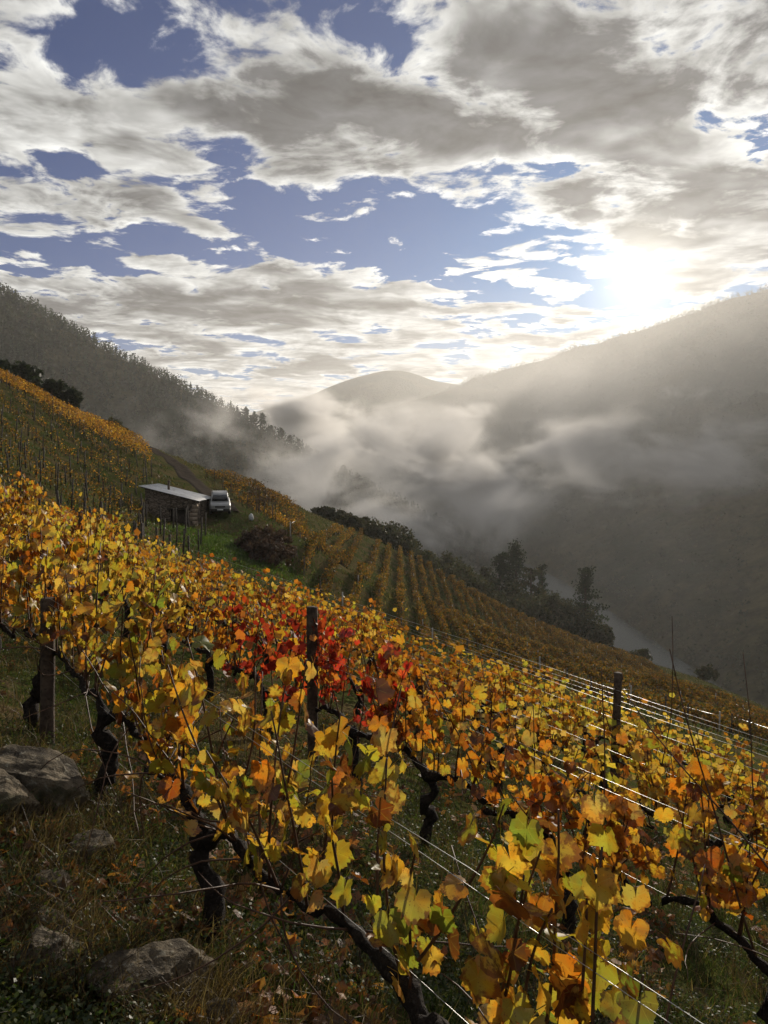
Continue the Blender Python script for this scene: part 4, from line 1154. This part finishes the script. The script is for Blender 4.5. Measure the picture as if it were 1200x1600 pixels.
for c_ in np.arange(6.6, 64, 2.9):
    ts = np.arange(-125, -20, 0.5); pp = NR[None] * c_ + DR[None] * ts[:, None]
    uu = CU + F * pp[:, 0] / np.maximum(pp[:, 1], 1)
    ok = (pp[:, 1] > 27) & (pp[:, 1] < np.interp(uu, [0, 120, 230, 330], [92, 96, 84, 62])) & (uu > -40) & (uu < 225) & ~((pp[:, 0] > HX0 - 2) & (pp[:, 0] < HX1 + 2.5) & (pp[:, 1] > HY0 - 2))
    if ok.sum() < 12: continue
    q = pp[ok]
    vine_row(q[-1], q[0], 34, r_, np.concatenate([ROWC, ROWC, ROWO, OLV]), 'sparse half bare vine row on the grassy slope uphill of the hut', 'sparse vine rows on the upper slope', gap=0.55, wid=0.3, size=0.085, hgt=1.1, post_step=500)
for j in range(7):
    a = np.array(w3(-60, 0, 98 + j * 2.4)[:2]) + [0, 0]; b = np.array(w3(238 - j * 3, 0, 90 + j * 3.0)[:2])
    vine_row(a, b, 60, r_, ROWO, 'dense orange vine row along the top of the grassy slope', 'orange vine rows at the slope top', gap=0.05, wid=0.5, size=0.115, hgt=1.6, post_step=7)

# ================================================================== trees and bushes
PINEC = np.array([(0.022, 0.034, 0.014), (0.030, 0.044, 0.018), (0.016, 0.026, 0.012), (0.042, 0.050, 0.022)])
OAKC = np.array([(0.040, 0.048, 0.018), (0.060, 0.060, 0.024), (0.030, 0.038, 0.015), (0.075, 0.060, 0.028)])
BRAMC = np.array([(0.085, 0.048, 0.038), (0.065, 0.036, 0.028), (0.11, 0.065, 0.045), (0.05, 0.035, 0.025)])


def tree(x, y, h, cw, kind, seed, label, group, lo=0.3, nq=1500, size=0.3, pal=OAKC, name=None, cat='tree'):
    """trunk with limbs and a crown of many small leaf sprays in clumps"""
    r_ = np.random.default_rng(seed); z0 = gz(x, y) - 0.1
    root = empty(name or ('pine_tree' if kind == 'pine' else 'broadleaf_tree'), (x, y, z0)); tag(root, label, cat, group)
    ln = r_.normal(0, 0.03, 2) * h
    tp = np.array([[0, 0, -0.3], [ln[0] * 0.2, ln[1] * 0.2, h * 0.33], [ln[0] * 0.6, ln[1] * 0.6, h * 0.66], [ln[0], ln[1], h * 0.95]]) * (1.0 if kind != 'bush' else 0.8)
    mb = MB(); mb.tube(tp, np.array([0.028, 0.022, 0.014, 0.004]) * h * (0.8 if kind == 'pine' else 1.0), 8)
    cl = []
    nl = 40 if kind == 'pine' else 6 if kind == 'bush' else 30
    for i in range(nl):
        f = lo + (0.97 - lo) * (i + r_.random()) / nl
        q = np.array([np.interp(f * h, tp[:, 2], tp[:, k_]) for k_ in range(3)])
        a = r_.uniform(0, 2 * math.pi)
        if kind == 'pine': prof = (0.35 + 0.65 * math.sin(min(1, (f - lo) / (1 - lo) * 1.15 + 0.08) * math.pi) ** 0.7) * (1.15 - 0.55 * f)
        else: prof = math.sin(min(1.0, 0.12 + 0.88 * (f - lo) / (1 - lo)) * math.pi) ** 0.6
        L = cw * prof * r_.uniform(0.55, 1.1); e = q + np.array([math.cos(a) * L, math.sin(a) * L, L * r_.uniform(0.05, 0.45)])
        mb.tube([q, q * 0.5 + e * 0.5 + [0, 0, 0.04 * L], e], [0.006 * h, 0.004 * h, 0.002 * h], 4)
        for s_ in ((0.55, 0.8), (1.0, 1.0)): cl.append((q + (e - q) * s_[0] + r_.normal(0, 0.06 * cw, 3), s_[1] * cw * r_.uniform(0.22, 0.40)))
    if kind == 'bush':
        cl = []
        for i in range(46):
            d = r_.normal(0, 1, 3); d[2] = abs(d[2]); d /= np.linalg.norm(d); d *= r_.uniform(0.35, 1.0) ** 0.6
            hc = min(h, 2.2 * cw); cl.append((np.array([d[0] * cw * 0.95, d[1] * cw * 0.95, h - hc + hc * (0.05 + 0.90 * max(d[2], 0.0) ** 0.5 * r_.uniform(0.75, 1.05))]), cw * r_.uniform(0.2, 0.36)))
    if kind != 'bush': cl.append((tp[-1], cw * 0.2))
    mb.build('trunk', M_TRUNK, root, True)
    per = nq // len(cl); P_ = []; C_ = []
    for c_, rr in cl:
        d = r_.normal(0, 1, (per, 3)); d /= np.linalg.norm(d, axis=1, keepdims=True); d *= (r_.random(per) ** 0.45)[:, None]
        P_.append(c_ + d * rr * [1, 1, 0.75]); C_.append(pal[r_.integers(0, len(pal), per)] * r_.uniform(0.75, 1.25))
    P_ = np.concatenate(P_); C_ = np.concatenate(C_) * r_.uniform(0.8, 1.2, (len(P_), 1))
    V_, Q_ = quads(P_, size * r_.uniform(0.5, 1.3, len(P_)), r_)
    link('crown', mesh('crown', V_, Q_, False, fcol=C_), M_NEEDLE, root)
    return root


def at_uY(u, Y): return (u - CU) / F * Y, Y


def tree_px(u, Y, vtop, cwpx, kind, seed, label, group, **kw):
    x, y = at_uY(u, Y); h = (HV - vtop) / F * Y - gz(x, y)
    return tree(x, y, max(2.0, h), cwpx / F * Y, kind, seed, label, group, **kw)


GT = 'trees below the striped slope'
tree_px(914, 205, 884, 34, 'pine', 1, 'lone tall pine with open crown standing above the river', GT, lo=0.28, nq=3600, size=0.34, pal=PINEC)
tree_px(805, 214, 845, 36, 'pine', 2, 'tallest dark pine in the clump beside the river bend', GT, lo=0.22, nq=4200, size=0.36, pal=PINEC)
tree_px(772, 208, 858, 34, 'pine', 3, 'broad pine at the uphill side of the riverside clump', GT, lo=0.2, nq=4000, size=0.36, pal=PINEC)
tree_px(850, 216, 876, 20, 'pine', 4, 'slim pine between the riverside clump and the lone pine', GT, lo=0.2, nq=2400, size=0.30, pal=PINEC)
tree_px(832, 206, 880, 26, 'oak', 5, 'rounded tree in front of the riverside pine clump', GT, lo=0.15, nq=3000, size=0.34)
tree_px(752, 200, 884, 24, 'oak', 6, 'rounded tree at the foot of the broad pine', GT, lo=0.12, nq=3000, size=0.34)
tree_px(643, 172, 838, 10, 'pine', 7, 'small pointed conifer sticking out of the hedge of bushes', GT, lo=0.15, nq=900, size=0.25, pal=PINEC)
rs = random.Random(5)
bushes = [(535, 150, 806, 16), (560, 152, 812, 20), (590, 156, 818, 22), (615, 160, 824, 24), (635, 164, 840, 20), (662, 168, 860, 24), (690, 172, 868, 28), (715, 176, 882, 24), (735, 182, 900, 26), (700, 166, 888, 22),
          (765, 190, 905, 28), (790, 188, 915, 30), (815, 190, 922, 30), (840, 190, 925, 28), (865, 192, 932, 26), (885, 194, 940, 24), (905, 192, 955, 24), (870, 186, 950, 24), (845, 182, 948, 26), (810, 180, 942, 26), (780, 176, 930, 24), (750, 172, 915, 22), (940, 196, 982, 14), (925, 188, 975, 18), (505, 146, 800, 12), (548, 146, 815, 16), (575, 150, 824, 18), (605, 152, 836, 18), (628, 156, 850, 20), (655, 158, 872, 20), (682, 160, 890, 22)]
for i, (u, Y, vt, cwp) in enumerate(bushes):
    tree_px(u, Y, vt - 10, cwp * 1.6, 'bush', 100 + i, 'grey green bush in the thicket along the edge of the striped slope', 'bushes along the striped slope', lo=0.02, nq=3200, size=0.30, name='bush', cat='bush')
tree_px(1000, 168, 1012, 20, 'bush', 140, 'dark bush above the bank beside the lone pine', 'bushes on the lower bank', lo=0.02, nq=900, size=0.3, name='bush', cat='bush')
tree_px(1105, 160, 1038, 18, 'bush', 141, 'round dark bush beside the pale path', 'bushes on the lower bank', lo=0.02, nq=900, size=0.3, name='bush', cat='bush')
for i, (u, Y, vt, cwp) in enumerate([(-40, 128, 552, 32), (8, 126, 568, 32), (46, 124, 576, 30), (80, 128, 594, 22), (108, 130, 608, 17), (-5, 120, 582, 28)]):
    tree_px(u, Y, vt, cwp, 'oak', 150 + i, 'dark evergreen oak above the orange rows at the slope top', 'oaks at the slope top', lo=0.1, nq=2200, size=0.34, pal=PINEC * 0.9)
for i, (u, Y, vt, cwp) in enumerate([(172, 122, 656, 18), (192, 120, 664, 16)]):
    tree_px(u, Y, vt, cwp, 'bush', 160 + i, 'low dark bush where the track crosses the ridge', 'bushes by the track', lo=0.02, nq=900, size=0.24, name='bush', cat='bush')
# brown brambles on the bank and the bare bush beside the car
for i, (u, Y, vt, cwp) in enumerate([(415, 62, 812, 34), (395, 60, 830, 26), (432, 60, 842, 30), (408, 57, 852, 30), (440, 64, 822, 22)]):
    tree_px(u, Y, vt, cwp, 'bush', 170 + i, 'purplish brown bramble bush on the bank below the lawn', 'brambles on the bank', lo=0.02, nq=2600, size=0.10, pal=BRAMC, name='bramble_bush', cat='bush')
tree_px(405, 78, 748, 26, 'bush', 180, 'leafless twiggy bush beside the parked car', 'bushes by the track', lo=0.05, nq=900, size=0.08, pal=BRAMC * 0.8, name='bush', cat='bush')
sk = MB()
x, y = at_uY(392, 70); z = gz(x, y)
V_, Q_, T_ = tube([(0, 0, 0), (0.05, 0, 0.12), (0.0, 0.02, 0.42), (0.03, 0, 0.55), (0.02, 0, 0.62)], [0.17, 0.22, 0.20, 0.11, 0.04], 12)
o = link('white_sack', mesh('white_sack', V_, [Q_, T_], True), noise_mat('white_plastic', (0.45, 0.45, 0.43), (0.55, 0.55, 0.54), 4, 0.6)); o.location = (x, y, z)
tag(o, 'small white sack on the grass beside the leafless bush', 'sack')

# ------------------------------------------------------------------ woods on the hills (one mass each)
def wood(name, xs, ys, zs, hs, pal, seed, kind='pine', nq=26):
    r_ = np.random.default_rng(seed); m_ = len(xs)
    f = r_.random((m_, nq)) ** 0.8
    prof = (1.02 - f) ** 0.7 if kind == 'pine' else np.sin(np.clip(f, 0.02, 0.98) * math.pi) ** 0.5
    wd = hs[:, None] * (0.20 if kind == 'pine' else 0.36) * r_.uniform(0.7, 1.3, (m_, 1))
    a = r_.uniform(0, 2 * math.pi, (m_, nq)); rr = prof * wd * r_.random((m_, nq)) ** 0.5
    P_ = np.stack([xs[:, None] + np.cos(a) * rr, ys[:, None] + np.sin(a) * rr, zs[:, None] + hs[:, None] * (0.08 + 0.92 * f)], -1).reshape(-1, 3)
    S_ = (hs[:, None] * 0.11 * (1.25 - 0.8 * f) * r_.uniform(0.6, 1.3, (m_, nq))).ravel()
    cc = np.repeat(pal[r_.integers(0, len(pal), m_)] * r_.uniform(0.6, 1.35, (m_, 1)), nq, 0)
    V_, Q_ = quads(P_, S_, r_)
    return tag(link(name, mesh(name, V_, Q_, False, fcol=cc), M_NEEDLE), kind='stuff')


def hill_pick(X, Y, Z, m_, r_, i0, i1, j0, j1):
    a = r_.uniform(i0, i1, m_); b = r_.uniform(j0, j1, m_); i = a.astype(int); j = b.astype(int)
    i = np.minimum(i, X.shape[0] - 2); j = np.minimum(j, X.shape[1] - 2); fa, fb = a - i, b - j
    g_ = lambda G: G[i, j] * (1 - fa) * (1 - fb) + G[i + 1, j] * fa * (1 - fb) + G[i, j + 1] * (1 - fa) * fb + G[i + 1, j + 1] * fa * fb
    return g_(X), g_(Y), g_(Z)


r_ = np.random.default_rng(55)
x, y, z = hill_pick(LX, LY, LZ, 9500, r_, 60, 178, 14, 70)
kp = z > -140
wood('spur_pine_wood', x[kp], y[kp], z[kp] - 0.5, r_.uniform(8, 17, kp.sum()), np.concatenate([PINEC, OAKC * 0.8]), 56, 'pine', 20)
x, y, z = hill_pick(LX, LY, LZ, 420, r_, 55, 178, 63, 67)
wood('spur_ridge_trees', x, y, z - 0.5, r_.uniform(9, 17, len(x)), PINEC, 57, 'oak', 34)
for i, (u, hgt_) in enumerate([(398, 18), (410, 20), (384, 15), (424, 14), (440, 15), (452, 14), (468, 13), (482, 14)]):
    Y = 912.0; x = (u - CU) / F * Y
    i0 = int(np.clip((x + 1100) / 1290 * 179, 0, 178)); z = LZ[i0, 64] - 1
    tr = tree(x, Y, hgt_, hgt_ * 0.30, 'pine', 300 + i, 'pine standing out on the crest of the wooded spur above the fog', 'pines on the spur crest', lo=0.35, nq=500, size=0.9, pal=PINEC)
    tr.location[2] = z
x, y, z = hill_pick(Bx, By, Bz, 12000, r_, 10, 165, 1, 128)
wood('far_bank_wood', x, y, z - 1, r_.uniform(9, 18, len(x)), np.concatenate([PINEC, OAKC]), 58, 'oak', 12)
x, y, z = hill_pick(Bx, By, Bz, 1500, r_, 40, 160, 126.5, 129)
wood('far_ridge_trees', x, y, z - 1, r_.uniform(8, 20, len(x)), PINEC, 59, 'oak', 14)
x, y, z = hill_pick(Bx, By, Bz, 900, r_, 15, 75, 0.4, 5)
wood('river_bank_trees', x, y, z - 0.5, r_.uniform(5, 12, len(x)), OAKC, 60, 'oak', 16)
# ================================================================== air: haze and valley mist
def volume_box(name, x0, x1, y0, y1, z0, z1, mat, label=None):
    o = MB().box(x0, x1, y0, y1, z0, z1).build(name, mat)
    return tag(o, kind='stuff')


M_HAZE, n = new_mat('haze_air')
pv = n.node('ShaderNodeVolumePrincipled')
pv.inputs['Color'].default_value = (0.97, 0.96, 0.94, 1); pv.inputs['Density'].default_value = 0.00009
pv.inputs['Anisotropy'].default_value = 0.5
out_surf(n, None, pv.outputs[0])
volume_box('haze', -5600, 5600, -5600, 5600, -175, 500, M_HAZE)

def ico_unit():
    import bmesh
    bm = bmesh.new(); bmesh.ops.create_icosphere(bm, subdivisions=3, radius=1.0)
    me = bpy.data.meshes.new('fog_bank'); bm.to_mesh(me); bm.free(); return me


def fog_mat(am, lo, hi, scale, rate=0.7):
    m, n = new_mat('fog_bank')
    g = n.node('ShaderNodeTexCoord').outputs['Object']
    pos = n.node('ShaderNodeNewGeometry').outputs['Position']
    r2 = n.vm('DOT_PRODUCT', g, g, out=1)
    fall = n.m('POWER', n.m('SUBTRACT', 1.0, r2, clamp=True), 1.3)
    nz_ = n.noise(n.vm('MULTIPLY', pos, (1.0, 0.6, 1.7)), scale, 4, 0.62, 0.4)
    thr = n.m('ADD', lo, n.m('MULTIPLY', n.m('SUBTRACT', 1.0, fall), 0.10))
    dens = n.m('MULTIPLY', n.m('MULTIPLY', fall, n.ramp(nz_, thr, n.m('ADD', thr, hi - lo))), am)
    pv = n.node('ShaderNodeVolumePrincipled'); pv.inputs['Color'].default_value = (0.985, 0.965, 0.94, 1)
    pv.inputs['Anisotropy'].default_value = 0.3; n.l.new(dens, pv.inputs['Density'])
    out_surf(n, None, pv.outputs[0]); m.cycles.volume_step_rate = rate
    return m


for (u_, v_, Y_, rx_, ry_, rz_, am_, sc_) in [
        (430, 655, 1350, 210, 200, 70, 0.075, 0.010), (520, 692, 1330, 210, 180, 60, 0.060, 0.009), (610, 740, 860, 230, 190, 96, 0.065, 0.0100), (765, 730, 1000, 220, 180, 95, 0.046, 0.0095),
        (690, 785, 640, 170, 130, 72, 0.046, 0.012), (742, 640, 1300, 70, 70, 16, 0.055, 0.016), (1068, 612, 1250, 58, 60, 22, 0.040, 0.016), (330, 690, 720, 130, 90, 60, 0.012, 0.012), (585, 800, 520, 130, 130, 52, 0.030, 0.014),
        (940, 720, 900, 190, 150, 80, 0.022, 0.009), (1110, 720, 900, 190, 150, 76, 0.020, 0.009), (480, 740, 760, 130, 110, 60, 0.030, 0.012)]:
    me_ = ico_unit(); me_.materials.append(fog_mat(am_, 0.42, 0.74, sc_))
    o = bpy.data.objects.new('fog_bank', me_); COL.objects.link(o); o.location = w3(u_, v_, Y_); o.scale = (rx_, ry_, rz_); tag(o, kind='stuff')
for (x_, y_, z_, rx_, ry_, rz_, am_, lo_) in [(170, 720, -120, 420, 520, 105, 0.0012, 0.25), (60, 1500, -90, 520, 620, 130, 0.0024, 0.25), (560, 1450, 60, 760, 1050, 330, 0.0013, 0.15)]:
    me_ = ico_unit(); me_.materials.append(fog_mat(am_, lo_, 0.75, 0.004, 1.0))
    o = bpy.data.objects.new('fog_bank', me_); COL.objects.link(o); o.location = (x_, y_, z_); o.scale = (rx_, ry_, rz_); tag(o, kind='stuff')
